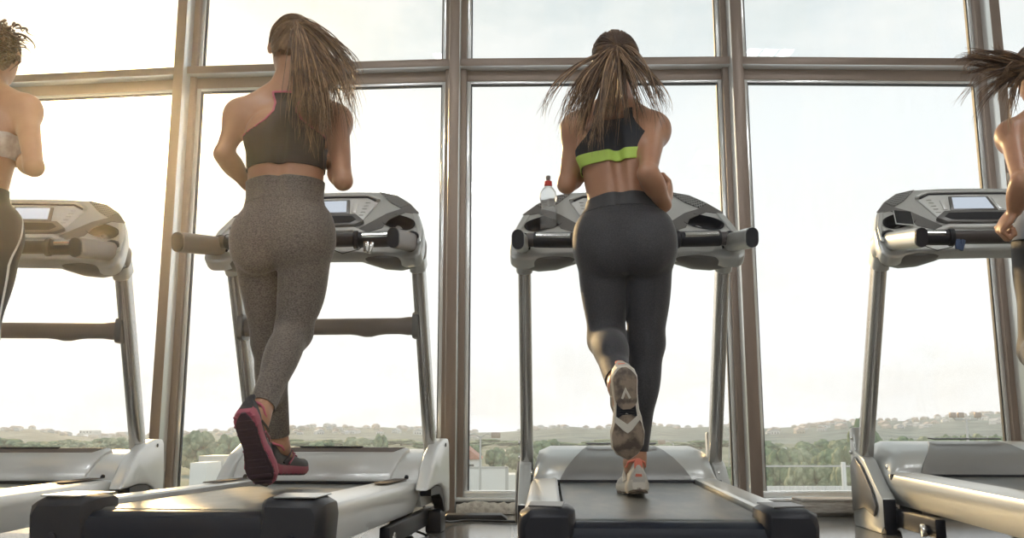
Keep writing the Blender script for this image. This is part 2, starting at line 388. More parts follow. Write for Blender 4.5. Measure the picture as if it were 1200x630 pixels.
def make_crown(seed, n=34, wide=1.0):
    random.seed(seed); m = MB()
    for k in range(n):
        a = random.uniform(0, 2*PI); zz = random.uniform(-.85, 1); rr = math.sqrt(max(0, 1-zz*zz*.8))*random.uniform(.35, .85)*wide
        s0 = random.uniform(.26, .42); c = Vector((rr*math.cos(a), rr*math.sin(a), zz*.72))
        b = bmesh.new(); bmesh.ops.create_icosphere(b, subdivisions=3, radius=s0)
        for v in b.verts:
            v.co *= 1+.30*noise.noise(v.co*6+Vector((k, seed, 0)))+.22*noise.noise(v.co*15+Vector((k, 0, seed)))
            v.co += c
        m._merge(b)
    return m
def make_tree(seed, ml, wide=1.0):
    e = empty('tree', (0, 0, 0))
    o = make_crown(seed, 34, wide).build('crown', ml, e, smooth=180, loc=(0, 0, 1.15))
    t = MB(); t.tube([(0, 0, 0), (.03, 0, .5), (0, .02, 1.1)], [.09, .06, .04], 8)
    t.tube([(.02, 0, .5), (.2, .1, .9), (.35, .12, 1.2)], [.04, .03, .02], 6); t.tube([(.02, 0, .6), (-.2, -.1, 1.0), (-.3, -.12, 1.25)], [.04, .03, .02], 6)
    t.build('trunk', M_bark, e); return e
protos = [make_tree(1, M_leafA), make_tree(2, M_leafB, 1.15), make_tree(5, M_leafA, .8)]
first = [True]*3
def tree(px, top, D, wpx, kind, label, group=None):
    global first
    if first[kind]: e = protos[kind]; first[kind] = False
    else: e = copy_tree(protos[kind])
    p = at(px, top, D); base = GZ if D < 420 else hillz(p.x, D); H = max(p.z-base, 2.5); w = wpx/FL*D*1.02
    e.location = (p.x, D, base); e.scale = (w/2.1, w/2.1, H/2.1); e.rotation_euler.z = random.uniform(0, 6)
    tag(e, label, 'tree', group)
random.seed(11)
tree(1012, 494, 80, 46, 2, 'tall pointed green tree rising above the others beside the right treadmill post')
tree(1000, 520, 78, 44, 1, 'broad olive tree at the foot of the tall pointed tree')
tree(446, 509, 190, 18, 0, 'small round dark tree standing alone behind the second treadmill')
tree(418, 513, 180, 42, 1, 'low pale green tree left of the small round one behind the second treadmill')
tree(378, 517, 185, 40, 0, 'low tree half hidden beside the running shoe of the second runner')
tree(234, 506, 150, 40, 1, 'bushy tree beyond the glass left of the pink running shoes')
tree(268, 510, 150, 34, 0, 'darker bushy tree just left of the pink running shoes')
tree(640, 515, 160, 46, 0, 'dark green tree seen just left of the grey treadmill hood')
tree(612, 521, 150, 34, 1, 'low olive bush at the foot of the left treadmill post')
tree(582, 525, 140, 26, 0, 'small green tree behind the white billboard')
tree(553, 520, 170, 24, 0, 'green tree behind the red roofed house')
for k in range(9): tree(890+k*15+random.uniform(-4, 4), 524+random.uniform(-3, 9), 95+random.uniform(-8, 12), 42+random.uniform(-6, 10), k % 2, 'olive green tree in the dense thicket between the third and fourth treadmill', 'trees of the near thicket')
for k in range(10): tree(885+k*14+random.uniform(-4, 4), 541+random.uniform(-2, 8), 84+random.uniform(-4, 6), 36+random.uniform(-6, 8), (k+1) % 2, 'low bush at the front of the thicket between the third and fourth treadmill', 'bushes of the near thicket')
for k in range(12): tree(885+k*26+random.uniform(-6, 6), 516+random.uniform(-3, 6), 170+random.uniform(-20, 30), 40+random.uniform(-8, 12), k % 3, 'tree in the hazy row behind the thicket on the right', 'trees of the hazy row on the right')
for k in range(7): tree(1055+k*22+random.uniform(-5, 5), 508+random.uniform(-4, 6), 120, 40+random.uniform(-8, 8), k % 3, 'tree beyond the glass above the hood of the right treadmill', 'trees above the right treadmill hood')
for k in range(16): tree(-20+k*14+random.uniform(-5, 5), 515+random.uniform(-2, 5), 230+random.uniform(-20, 40), 34+random.uniform(-6, 10), k % 2, 'tree in the far tree line behind the left treadmill', 'trees of the left tree line')
for k in range(26): tree(200+k*27+random.uniform(-8, 8), 517+random.uniform(-3, 5), 330+random.uniform(-30, 60), 36+random.uniform(-8, 12), k % 3, 'small tree in the distant belt of trees below the town', 'trees of the distant belt')
for k in range(5): tree(845+k*9, 546+3*(k % 2), 100, 26, k % 2, 'bush seen between the treadmill post and the third mullion', 'bushes left of the third mullion')
# far houses scattered on the slopes
def house_proto(mw, mr, name='house'):
    e = empty(name, (0, 0, 0)); MB().bx(-5, 5, -4, 4, -4, 5).build('wall', mw, e, smooth=0)
    MB().prism([(-5.6, 5), (5.6, 5), (0, 8)], (0, -4.5, 0), (1, 0, 0), (0, 0, 1), (0, 1, 0), 9).build('roof', mr, e, smooth=0)
    for x in (-2.8, 0, 2.8): MB().bx(x-.6, x+.6, -4.06, -4, 1.6, 3.2).build('window', M_dark, e, smooth=0)
    return e
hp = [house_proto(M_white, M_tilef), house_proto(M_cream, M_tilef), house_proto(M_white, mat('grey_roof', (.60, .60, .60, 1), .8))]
used = [False]*3; spots_ = []
for k in range(280):
    if k < 120: px = random.uniform(200, 560); lo, hi = 900, 1390
    elif k < 200: px = random.uniform(890, 1200); lo, hi = 900, 1390
    else: px = random.choice([random.uniform(0, 200), random.uniform(600, 880)]); lo, hi = 1150, 1390
    for tr_ in range(60):
        D = random.uniform(lo, hi); X = (px-600)/FL/1.017*D
        if all((X-a_)**2+(D-b_)**2 > 15**2 for a_, b_ in spots_): break
        px += random.uniform(-6, 6)
    spots_.append((X, D)); q = random.randrange(3)
    e = hp[q] if not used[q] else copy_tree(hp[q]); used[q] = True
    e.location = (X, D, hillz(X, D)-1); s0 = random.uniform(.55, 1.0); e.scale = (s0, s0, s0*.9); e.rotation_euler.z = random.uniform(-.8, .8)
    side = 'left of the middle mullion' if px < 560 else ('in the middle panes' if px < 885 else 'seen through the right panes')
    tag(e, 'small pale house scattered on the distant hillside '+side, 'house', 'hillside houses '+side)
# nearer buildings
def bld(name, label, px0, px1, top, D, mw, cat='building', depth=8, rh=0, mr=None, wins=0):
    a = at(px0, top, D); b = at(px1, top, D); cx = (a.x+b.x)/2; w = (b.x-a.x)/2; h = a.z-GZ
    e = tag(empty(name, (cx, D, GZ)), label, cat)
    MB().bx(-w, w, 0, depth, 0, h).build('wall', mw, e, smooth=0)
    if rh: MB().prism([(-w*1.08, h), (w*1.08, h), (w*.25, h+rh), (-w*.25, h+rh)], (0, -.4, 0), (1, 0, 0), (0, 0, 1), (0, 1, 0), depth+.8).build('roof', mr, e, smooth=0)
    for k in range(wins): x = -w+2*w*(k+.5)/wins; MB().bx(x-w/wins*.3, x+w/wins*.3, -.05, 0, h*.45, h*.75).build('window', M_dark, e, smooth=0)
    return e
bld('house', 'white house with a pale red hipped roof behind the middle mullion', 506, 562, 538, 135, M_white, 'house', 10, 2.3, M_tile, 3)
bld('warehouse', 'long low building with a pale roof behind the trees right of the street lamp', 574, 606, 528, 210, M_cream, 'building', 12)
bld('shed', 'low grey shed roof seen left of the pink running shoes', 233, 262, 534, 120, M_pole, 'shed', 6)
bld('apartment_block', 'pale blocky building on the skyline above the left treadmill', 93, 108, 504, 900, M_white, 'building', 20, wins=4)
bld('utility_building', 'cream building seen right of the fourth treadmill post of the middle machine', 836, 846, 532, 110, M_cream, 'building', 5)
bld('booth', 'small white booth beyond the glass beside the left frame of the second window', 223, 242, 542, 60, M_white, 'booth', 3)
bld('white_hut', 'tiny white building at the right of the white billboard', 594, 604, 556, 108, M_white, 'building', 5, 0)
# billboard: white sheet in a grey frame on posts
a = at(545, 548, 96); b = at(594, 548, 96); w = b.x-a.x
e = tag(empty('billboard', ((a.x+b.x)/2, 96, GZ)), 'large blank white billboard with a grey frame beyond the middle window', 'billboard')
MB().bx(-w/2, w/2, 0, .3, .25, a.z-GZ).build('panel', M_white, e, smooth=0)
m = MB(); h = a.z-GZ
for x in (-w/2, w/2): m.bx(x-.16, x+.16, -.06, .36, 0, h+.12)
m.bx(-w/2, w/2, -.06, .36, h-.05, h+.14); m.build('frame', M_pole, e, smooth=0)
def street_lamp(px, top, D, label, heads=2):
    p = at(px, top, D); h = p.z-GZ; e = tag(empty('street_lamp', (p.x, D, GZ)), label, 'street lamp')
    MB().tube([(0, 0, 0), (0, 0, h*.5), (0, 0, h)], [.14, .11, .08], 8).build('pole', M_pole, e)
    for s in ((-1, 1) if heads == 2 else (-1,)):
        MB().tube([(0, 0, h-.1), (s*.6, 0, h+.25), (s*1.3, 0, h+.05)], .06, 6).build('arm', M_pole, e)
        MB().box((s*1.5, 0, h+.12), (.9, .35, .55), .06).build('lamp_head', M_frame, e)
street_lamp(563, 511, 90, 'tall street lamp with two heads in front of the white billboard')
street_lamp(789, 519, 120, 'pale curved street lamp seen above the treadmill hood right of the shoe', 1)
# power pylon, fence and posts on the right
p = at(856, 498, 100); h = p.z-GZ; e = tag(empty('utility_pole', (p.x, 100, GZ)), 'thin lattice pylon with cross arms seen beside the third mullion', 'pylon')
m = MB()
for s in (-1, 1): m.tube([(s*.5, 0, 0), (s*.12, 0, h)], .05, 5)
for k in range(12):
    z0 = h*k/12; z1 = h*(k+1)/12; s = 1 if k % 2 else -1; w0 = .5-.38*k/12; w1 = .5-.38*(k+1)/12; m.tube([(-s*w0, 0, z0), (s*w1, 0, z1)], .035, 4)
m.build('mast', M_pole, e)
for zz in (.82, .93): MB().bx(-1.3, 1.3, -.05, .05, h*zz-.05, h*zz+.05).build('cross_arm', M_pole, e)
for px, top, D, lab in ((988, 541, 62, 'thick white post standing before the thicket on the right'), (920, 524, 88, 'thin pale pole among the trees behind the third window')):
    p = at(px, top, D); e = tag(MB().tube([(0, 0, 0), (0, 0, p.z-GZ-.1), (0, 0, p.z-GZ)], [.16, .16, .14], 10).build('post', M_white, loc=(p.x, D, GZ)), lab, 'post')
a = at(880, 569, 66); b = at(1022, 569, 66)
e = tag(empty('fence', (a.x, 66, GZ)), 'low pale corrugated fence in front of the thicket outside', 'fence')
m = MB(); n = 90; Lw = b.x-a.x+6
P = [((i/n)*Lw-1, .10*((i % 2)*2-1)) for i in range(n+1)]
m.prism([(x, y) for x, y in P]+[(x, y+.06) for x, y in P[::-1]], (0, 0, 0), (1, 0, 0), (0, 1, 0), (0, 0, 1), a.z-GZ); m.build('fence_panel', M_white, e, smooth=0)
m = MB(); m.bx(-1, Lw, .2, .3, a.z-GZ+1.3, a.z-GZ+1.42)
m.build('rail', M_pole, e, smooth=0)
p = at(1132, 490, 70); h = p.z-GZ; e = tag(empty('floodlight_mast', (p.x, 70, GZ)), 'mast with a bracket of floodlights above the right treadmill hood', 'floodlight')
MB().tube([(0, 0, 0), (0, 0, h)], [.14, .09], 8).build('pole', M_pole, e)
MB().tube([(-1.2, 0, h+.35), (-.8, 0, h-.1), (.8, 0, h-.1), (1.2, 0, h+.35)], .07, 6).build('bracket', M_pole, e)
for x in (-1.0, -.4, .9): MB().box((x, 0, h+.25), (.45, .3, .4), .04).build('floodlight', M_frame, e)

# morning haze lying over the valley
hz = bpy.data.materials.new('valley_haze'); hz.use_nodes = True; nt = hz.node_tree; nt.nodes.clear()
o_ = nt.nodes.new('ShaderNodeOutputMaterial'); vs_ = nt.nodes.new('ShaderNodeVolumeScatter'); vs_.inputs['Color'].default_value = (.90, .97, 1, 1)
vs_.inputs['Density'].default_value = .00035; vs_.inputs['Anisotropy'].default_value = .2; nt.links.new(vs_.outputs[0], o_.inputs['Volume'])
tag(MB().bx(-1900, 2100, 30, 1650, GZ-14, 95).build('valley_haze', hz, smooth=0), 'pale haze lying over the valley and the hills beyond the glass', 'haze', kind='stuff')
# volume added in the hall so scattered sun imitates the flare glow
hz = bpy.data.materials.new('flare_haze'); hz.use_nodes = True; nt = hz.node_tree; nt.nodes.clear()
o_ = nt.nodes.new('ShaderNodeOutputMaterial'); vs_ = nt.nodes.new('ShaderNodeVolumeScatter'); vs_.inputs['Color'].default_value = (1, .97, .90, 1)
vs_.inputs['Density'].default_value = .0060; vs_.inputs['Anisotropy'].default_value = .87; nt.links.new(vs_.outputs[0], o_.inputs['Volume'])
tag(MB().bx(-3.599, 4.399, -4.199, 5.19, .001, HC-.06).build('flare_volume', hz, smooth=0), 'faint golden haze added in the hall to imitate the flare of the low sun', 'haze', kind='stuff')
# ================================================================== treadmills
M_sil = mat('silver_paint', (.60, .61, .59, 1), .32, .45, coat=.2, bump=(400, .02))
M_silw = mat('pale_silver_paint', (.80, .81, .79, 1), .30, .25, coat=.3)
M_gun = mat('gunmetal_plastic', (.17, .165, .16, 1), .36, .3)
M_mid = mat('satin_grey_plastic', (.33, .33, .32, 1), .3, .35)
M_brz = mat('dark_trim_plastic', (.075, .065, .062, 1), .38, .2)
M_blk = mat('black_plastic', (.011, .012, .018, 1), .42, 0, .35)
M_navy = mat('rear_roller_cover', (.006, .009, .018, 1), .38, 0, .3)
M_belt = mat('running_belt', (.075, .085, .082, 1), .33, 0, .6, bump=(260, .25), var=(5, (.17, .155, .13, 1), .45, .72, (3, 1, 1)))
M_cap = mat('dark_cap_plastic', (.025, .026, .032, 1), .4, 0, .35)
M_chrome = mat('brushed_post', (.50, .49, .47, 1), .25, .85)
M_grip = mat('rubber_grip', (.22, .19, .175, 1), .5, .1)
M_steel = mat('polished_steel', (.75, .75, .73, 1), .18, 1)
M_scr = emit('screen_glow', (.72, .80, .90, 1), .75)
M_scrb = mat('screen_edge', (.10, .10, .11, 1), .2)
M_clip = mat('blue_plastic', (.06, .10, .20, 1), .4)
M_red = mat('red_cap', (.62, .03, .02, 1), .35)
def grid_mat():
    m = mat('speaker_mesh', (.10, .10, .10, 1), .5, .3); nt = m.node_tree; b = nt.nodes['Principled BSDF']
    tc = nt.nodes.new('ShaderNodeTexCoord'); mp = nt.nodes.new('ShaderNodeMapping'); mp.inputs['Scale'].default_value = (110, 110, 110)
    ck = nt.nodes.new('ShaderNodeTexBrick'); ck.offset = 0; ck.inputs['Scale'].default_value = 1; ck.inputs['Mortar Size'].default_value = .22
    ck.inputs['Brick Width'].default_value = 1; ck.inputs['Row Height'].default_value = 1
    ck.inputs['Color1'].default_value = ck.inputs['Color2'].default_value = (.03, .03, .03, 1); ck.inputs['Mortar'].default_value = (.30, .30, .29, 1)
    nt.links.new(tc.outputs['Object'], mp.inputs[0]); nt.links.new(mp.outputs[0], ck.inputs['Vector']); nt.links.new(ck.outputs['Color'], b.inputs['Base Color']); return m
M_mesh = grid_mat()
# the console face is a sloping plane: (x, s) -> point, s measured up the slope
CB = Vector((0, -.48, 1.075)); CS = Vector((0, .60, .80)); CN = Vector((0, -.80, .60)); CX = Vector((1, 0, 0))
def cp(x, s, n=0): return CB+CX*x+CS*s+CN*n
def bow(m):
    """the outer ends of the console sweep back towards the runner"""
    for v in m.bm.verts:
        k = max(0, abs(v.co.x)-.22); v.co.y -= k*k*1.1
    return m
def sym(h): return [(x, s) for x, s in h]+[(-x, s) for x, s in h[::-1] if x > 1e-6]
def rim(cx, cs, a, b, rot, n=28, e=2.0):
    out = []
    for k in range(n):
        t = 2*PI*k/n; x = a*math.copysign(abs(math.cos(t))**(2/e), math.cos(t)); y = b*math.copysign(abs(math.sin(t))**(2/e), math.sin(t))
        out.append((cx+x*math.cos(rot)-y*math.sin(rot), cs+x*math.sin(rot)+y*math.cos(rot)))
    return out
def boolean(o, cut):
    md = o.modifiers.new('b', 'BOOLEAN'); md.operation = 'DIFFERENCE'; md.solver = 'EXACT'; md.object = cut
    bpy.context.view_layer.update(); dg = bpy.context.evaluated_depsgraph_get(); me = bpy.data.meshes.new_from_object(o.evaluated_get(dg))
    o.modifiers.clear(); old = o.data; o.data = me; bpy.data.meshes.remove(old); bpy.data.objects.remove(cut)
    me.polygons.foreach_set('use_smooth', [True]*len(me.polygons)); me.set_sharp_from_angle(angle=R(32))
def console(root, sil):
    out = [(0, .372), (.10, .371), (.20, .364), (.285, .338), (.355, .282), (.405, .205), (.440, .110), (.452, .02), (.448, -.03), (.425, -.05), (.375, -.045), (.345, -.025), (.28, -.010), (.16, -.004), (0, -.002)]
    m = MB(); m.prism([(x, s) for x, s in sym(out[:-1]+[(0, -.002)])][:], cp(0, 0, -.055), CX, CS, CN, .055, .012, 3)
    b2 = bmesh.new(); me = bpy.data.meshes.new('t'); m.bm.to_mesh(me); m.bm.free(); b2.from_mesh(me)
    for k in range(-8, 9):
        bmesh.ops.bisect_plane(b2, geom=b2.verts[:]+b2.edges[:]+b2.faces[:], plane_co=(k*.055, 0, 0), plane_no=(1, 0, 0))
    m.bm = b2; bow(m); body = m.build('console_housing', sil, root)
    c = MB(); 
    for s in (-1, 1): c.prism(rim(s*.315, .165, .082, .036, s*-.42, e=2.4), cp(0, 0, -.040), CX, CS, CN, .09)
    bow(c); cu = c.build('cut', M_blk); cu.parent = root; boolean(body, cu)
    # dark cup holder liners
    for s in (-1, 1):
        m = MB(); rings = []
        for f, d in ((1.07, .003), (1.0, .0045), (.96, .001), (.90, -.02), (.72, -.036), (.2, -.0385)):
            rings.append([cp(x, y, d) for x, y in rim(s*.315, .165, .082*f, .036*f, s*-.42, e=2.4)])
        m.loft(rings, cap=False); b_ = m.bm; bow(m); m.build('cup_holder', M_blk, root, smooth=60)
        m = MB(); v = [(.200, .357), (.285, .330), (.352, .272), (.318, .246), (.262, .286), (.245, .305)]
        m.prism([(s*x, y) for x, y in v], cp(0, 0, .0), CX, CS, CN, .004, .001, 1); bow(m); m.build('speaker_grille', M_mesh, root, smooth=0)
        m = MB(); v = [(.405, .208), (.352, .272), (.318, .246), (.255, .222), (.150, .135), (.165, .105), (.25, .135), (.27, .185), (.34, .222), (.39, .205)]
        m.prism([(s*x, y) for x, y in v], cp(0, 0, -.002), CX, CS, CN, .005, .001, 1); bow(m); m.build('console_trim', M_gun, root)
        m = MB(); m.prism([(s*x, y) for x, y in ((.375, .205), (.402, .196), (.432, .11), (.44, .03), (.425, .02), (.412, .10))], cp(0, 0, 0), CX, CS, CN, .010, .004, 2); bow(m); m.build('shoulder_pad', sil, root)
    m = MB(); m.prism(sym([(0, .318), (.155, .316), (.205, .284), (.145, .150), (.125, .135), (0, .135)]), cp(0, 0, .0), CX, CS, CN, .008, .003, 2); m.build('control_panel', M_silw, root)
    m = MB(); m.prism(sym([(0, .345), (.17, .342), (.215, .300), (.20, .298), (.155, .322), (0, .324)]), cp(0, 0, .0), CX, CS, CN, .016, .004, 2); m.build('visor', sil, root)
    m = MB(); m.prism(sym([(0, .326), (.158, .324), (.196, .300), (.19, .294), (.152, .316), (0, .318)]), cp(0, 0, .002), CX, CS, CN, .009, .001, 1); m.build('visor_shadow_gap', M_blk, root)
    e = MB(); e.prism([(-.096, .214), (.096, .214), (.080, .300), (-.080, .300)], cp(0, 0, .006), CX, CS, CN, .007, .003, 2); fr = e.build('display_frame', M_gun, root)
    e = MB(); e.prism([(-.080, .223), (.080, .223), (.068, .292), (-.068, .292)], cp(0, 0, .0131), CX, CS, CN, .001); e.build('display', M_scr, fr, smooth=0)
    for s in (-1, 1):
        m = MB(); m.prism([(s*.102, .222), (s*.122, .220), (s*.122, .278), (s*.092, .294)], cp(0, 0, .006), CX, CS, CN, .006, .003, 2); m.build('speed_key_column', M_silw, root)
        m = MB()
        for k in range(5): m.prism([(s*(.137+k*.004), .205+k*.019), (s*(.157+k*.004), .205+k*.019), (s*(.157+k*.004), .209+k*.019), (s*(.137+k*.004), .209+k*.019)], cp(0, 0, .008), CX, CS, CN, .0012)
        m.build('key_marks', M_steel, root, smooth=0)
    m = MB(); m.prism(sym([(0, .208), (.125, .207), (.170, .165), (.13, .138), (0, .134)]), cp(0, 0, .0), CX, CS, CN, .020, .006, 2); m.build('tray_lip', M_gun, root)
    m = MB(); m.prism(sym([(0, .192), (.114, .190), (.136, .168), (.112, .149), (0, .147)]), cp(0, 0, .0195), CX, CS, CN, .002, .0008, 1); m.build('tray', M_blk, root)
    m = MB(); m.prism(sym([(0, .134), (.13, .136), (.20, .098), (.29, .088), (.41, .092), (.41, .078), (.29, .070), (.19, .080), (.13, .116), (0, .114)]), cp(0, 0, .0), CX, CS, CN, .012, .004, 2); bow(m); m.build('lower_lip', M_silw, root)
    # lower fairings of the console, one each side
    for s in (-1, 1):
        m = MB(); rings = []
        for x, h, d in ((.432, .03, .04), (.40, .062, .066), (.34, .070, .072), (.27, .062, .066), (.20, .040, .05), (.13, .015, .03)):
            y0 = -.455-(max(0, x-.22)**2)*1.1
            rings.append([(s*x, y0+.04+d*math.cos(t), 1.078-h*.45+h*.5*math.sin(t)) for t in [2*PI*q/16 for q in range(16)]])
        m.loft(rings); m.build('console_fairing', M_gun, root)
def grips(root, sil):
    for s in (-1, 1):
        e = MB(); e.rtube((s*.400, -.47, 1.108), (s*.408, -.84, 1.052), .046, .072, .0225); g = e.build('side_grip', sil, root)
        e = MB(); e.rtube((s*.408, -.838, 1.0523), (s*.4083, -.850, 1.0505), .042, .068, .0205); e.build('end_cap', M_blk, g)
        e = MB(); e.rtube((s*.3995, -.46, 1.110), (s*.4008, -.505, 1.103), .060, .088, .028); e.build('grip_collar', M_blk, root)
        e = MB(); e.rtube((s*.398, -.40, 1.095), (s*.3995, -.462, 1.108), .085, .105, .034); e.build('grip_socket', sil, root)
    # cross bar with pulse sensors
    e = MB(); e.tube([(-.385, -.535, 1.112), (-.2, -.56, 1.106), (0, -.565, 1.104), (.2, -.56, 1.106), (.385, -.535, 1.112)], .026, 14); e.build('cross_bar', M_brz, root)
    for s in (-1, 1):
        e = MB(); e.tube([(s*.355, -.542, 1.112), (s*.28, -.552, 1.108), (s*.20, -.562, 1.105)], .031, 14, 1, .95); e.build('bar_sleeve', M_blk, root)
        e = MB(); e.tube([(s*.345, -.551, 1.122), (s*.28, -.561, 1.118), (s*.215, -.570, 1.115)], .0245, 14, 1, .62); e.build('pulse_sensor', M_steel, root)
        e = MB(); e.cyl((s*.197, -.562, 1.105), (s*.178, -.564, 1.1045), .034, 18, .003); e.build('bar_collar', M_blk, root)
def posts(root, kind):
    for s in (-1, 1):
        e = MB(); e.rtube((s*.398, .03, .16), (s*.398, -.385, 1.10), .052, .085, .022, up=(0, 1, 0)); e.build('upright_post', M_chrome, root)
        e = MB(); e.rtube((s*.398, -.355, 1.035), (s*.398, -.40, 1.09), .068, .100, .03, up=(0, 1, 0)); e.build('post_collar', M_sil, root)
def deck(root, kind, rz):
    """rz: height of the rear of the deck, front at .215"""
    zf = .214 if kind == 'A' else .220
    def zz(y): return rz+(zf-rz)*(y+1.55)/1.30
    sl = (zf-rz)/1.30
    # belt with its rear roller turn
    rings = []; pr = []
    for y in (-.24, -.6, -1.0, -1.30, -1.48): pr.append((y, zz(y)-.004))
    for k in range(1, 9): a = PI/2+PI*k/8; pr.append((-1.48+.034*math.cos(a), zz(-1.48)-.038+.034*math.sin(a)))
    pr += [(-1.0, zz(-1.0)-.072), (-.24, zz(-.24)-.072)]
    m = MB(); m.loft([[(x, y, z) for y, z in pr] for x in (-.262, .262)]); m.build('running_belt', M_belt, root)
    m = MB(); m.prism([(-1.46, zz(-1.46)-.085), (.22, .10), (.22, .18), (-.2, .18), (-1.46, zz(-1.46)-.02)], (-.31, 0, 0), (0, 1, 0), (0, 0, 1), (1, 0, 0), .62, .006); m.build('deck_frame', M_blk, root)
    for s in (-1, 1):
        ins, outs = .272, (.392 if kind == 'A' else .378)
        m = MB(); rings = []
        for y in (-.22, -.5, -.9, -1.25, -1.42):
            z = zz(y); w = outs+(.0 if kind == 'A' else 0)
            pts = [(ins, z-.01), (ins, z+.008), (ins+.008, z+.013), (w-.022, z+.010), (w-.006, z+.002), (w, z-.012), (w-.004, z-.055), (w-.03, z-.112), (w-.06, z-.112), (ins, z-.06)]
            rings.append([(s*x, y, q) for x, q in pts])
        m.loft(rings); m.build('side_rail', M_silw if kind == 'A' else M_sil, root, smooth=30)
        m = MB(); m.prism([(-.30, 0), (-.62, 0), (-.66, .012), (-.66, .058), (-.30, .058)], (s*.300 if s > 0 else -.358, 0, zz(-.45)+.0115-sl*-.0), (0, 1, sl), (1, 0, 0), (0, 0, 1), .003, .001, 1); m.build('foot_grip', mat('foot_grip_rubber', (.11, .085, .07, 1), .7, bump=(500, .6)) if 'foot_grip_rubber' not in bpy.data.materials else bpy.data.materials['foot_grip_rubber'], root)
        # trim gap between rail and belt
        m = MB(); m.bx(s*.263, s*.273, -1.45, -.25, zz(-1.4)-.03, .2); 
        # rear end cap
        if kind == 'B': outs -= .016
        z = zz(-1.5); m = MB(); rings = []
        for y, g, dz in ((-1.40, 0, 0), (-1.43, .006, .008), (-1.52, .008, .008), (-1.552, .0, .0), (-1.565, -.012, -.014)):
            rings.append([(s*x, y, q) for x, q in [(ins-.03-g, z-.03), (ins-.026-g, z+.012+dz), (ins-.015, z+.020+dz), (outs-.01, z+.018+dz), (outs+.012+g, z+.004+dz), (outs+.016+g, z-.02), (outs+.010+g, z-.10-dz*.5), (outs-.02, z-.135-dz), (ins-.03, z-.135-dz)]])
        m.loft(rings); m.build('rear_end_cap', M_cap if kind == 'A' else M_blk, root, smooth=40)
        if kind == 'A':
            m = MB(); m.prism([(ins-.02, -1.40), (outs-.005, -1.40), (outs-.004, -1.545), (ins+.0, -1.545)], (0, 0, z+.026), (s, 0, 0), (0, 1, 0), (0, 0, 1), .004, .0015, 1); m.build('cap_plate', M_sil, root)
            m = MB(); m.cyl((s*.33, -1.560, z-.07), (s*.33, -1.572, z-.07), .012, 16, .002); m.build('cap_bolt', M_blk, root)
        else:
            m = MB(); m.prism([(ins-.01, -1.38), (outs-.005, -1.38), (outs-.002, -1.50), (ins+.0, -1.53)], (0, 0, z+.026), (s, 0, 0), (0, 1, 0), (0, 0, 1), .004, .0015, 1); m.build('cap_plate', M_gun, root)
    z = zz(-1.5)
    m = MB(); m.loft([[(x, y, q) for y, q in [(-1.50, z-.008), (-1.530, z-.010), (-1.550, z-.022), (-1.560, z-.05), (-1.555, z-.13), (-1.50, z-.135)]] for x in (-.27, .27)]); m.build('rear_roller_cover', M_navy, root)
    # rear feet, front wheels and inner frame
    for s in (-1, 1):
        m = MB(); m.cyl((s*.30, -1.38, .0), (s*.30, -1.38, .028), .032, 18, .004); m.cyl((s*.30, -1.38, .02), (s*.30, -1.38, z-.07), .010, 10); m.build('levelling_foot', M_blk, root)
        m = MB(); m.bx(s*.29, s*.34, -.34, -.22, .05, .17, .01); m.build('wheel_bracket', M_gun, root)
        m = MB(); m.cyl((s*.315-.018, -.08, .045), (s*.315+.018, -.08, .045), .044, 24, .006); w = m.build('transport_wheel', M_blk, root)
        m = MB(); m.cyl((s*.315-.020, -.08, .045), (s*.315+.020, -.08, .045), .014, 14, .002); m.build('hub', M_steel, w)
        m = MB(); m.cyl((s*.385-.02, -.62, .05), (s*.385+.0, -.62, .05), .022, 18, .003); m.build('frame_bolt', M_steel, root)
        m = MB(); m.bx(s*.345, s*.383, -.70, .16, .03, .095, .006); m.build('base_frame', M_blk, root)
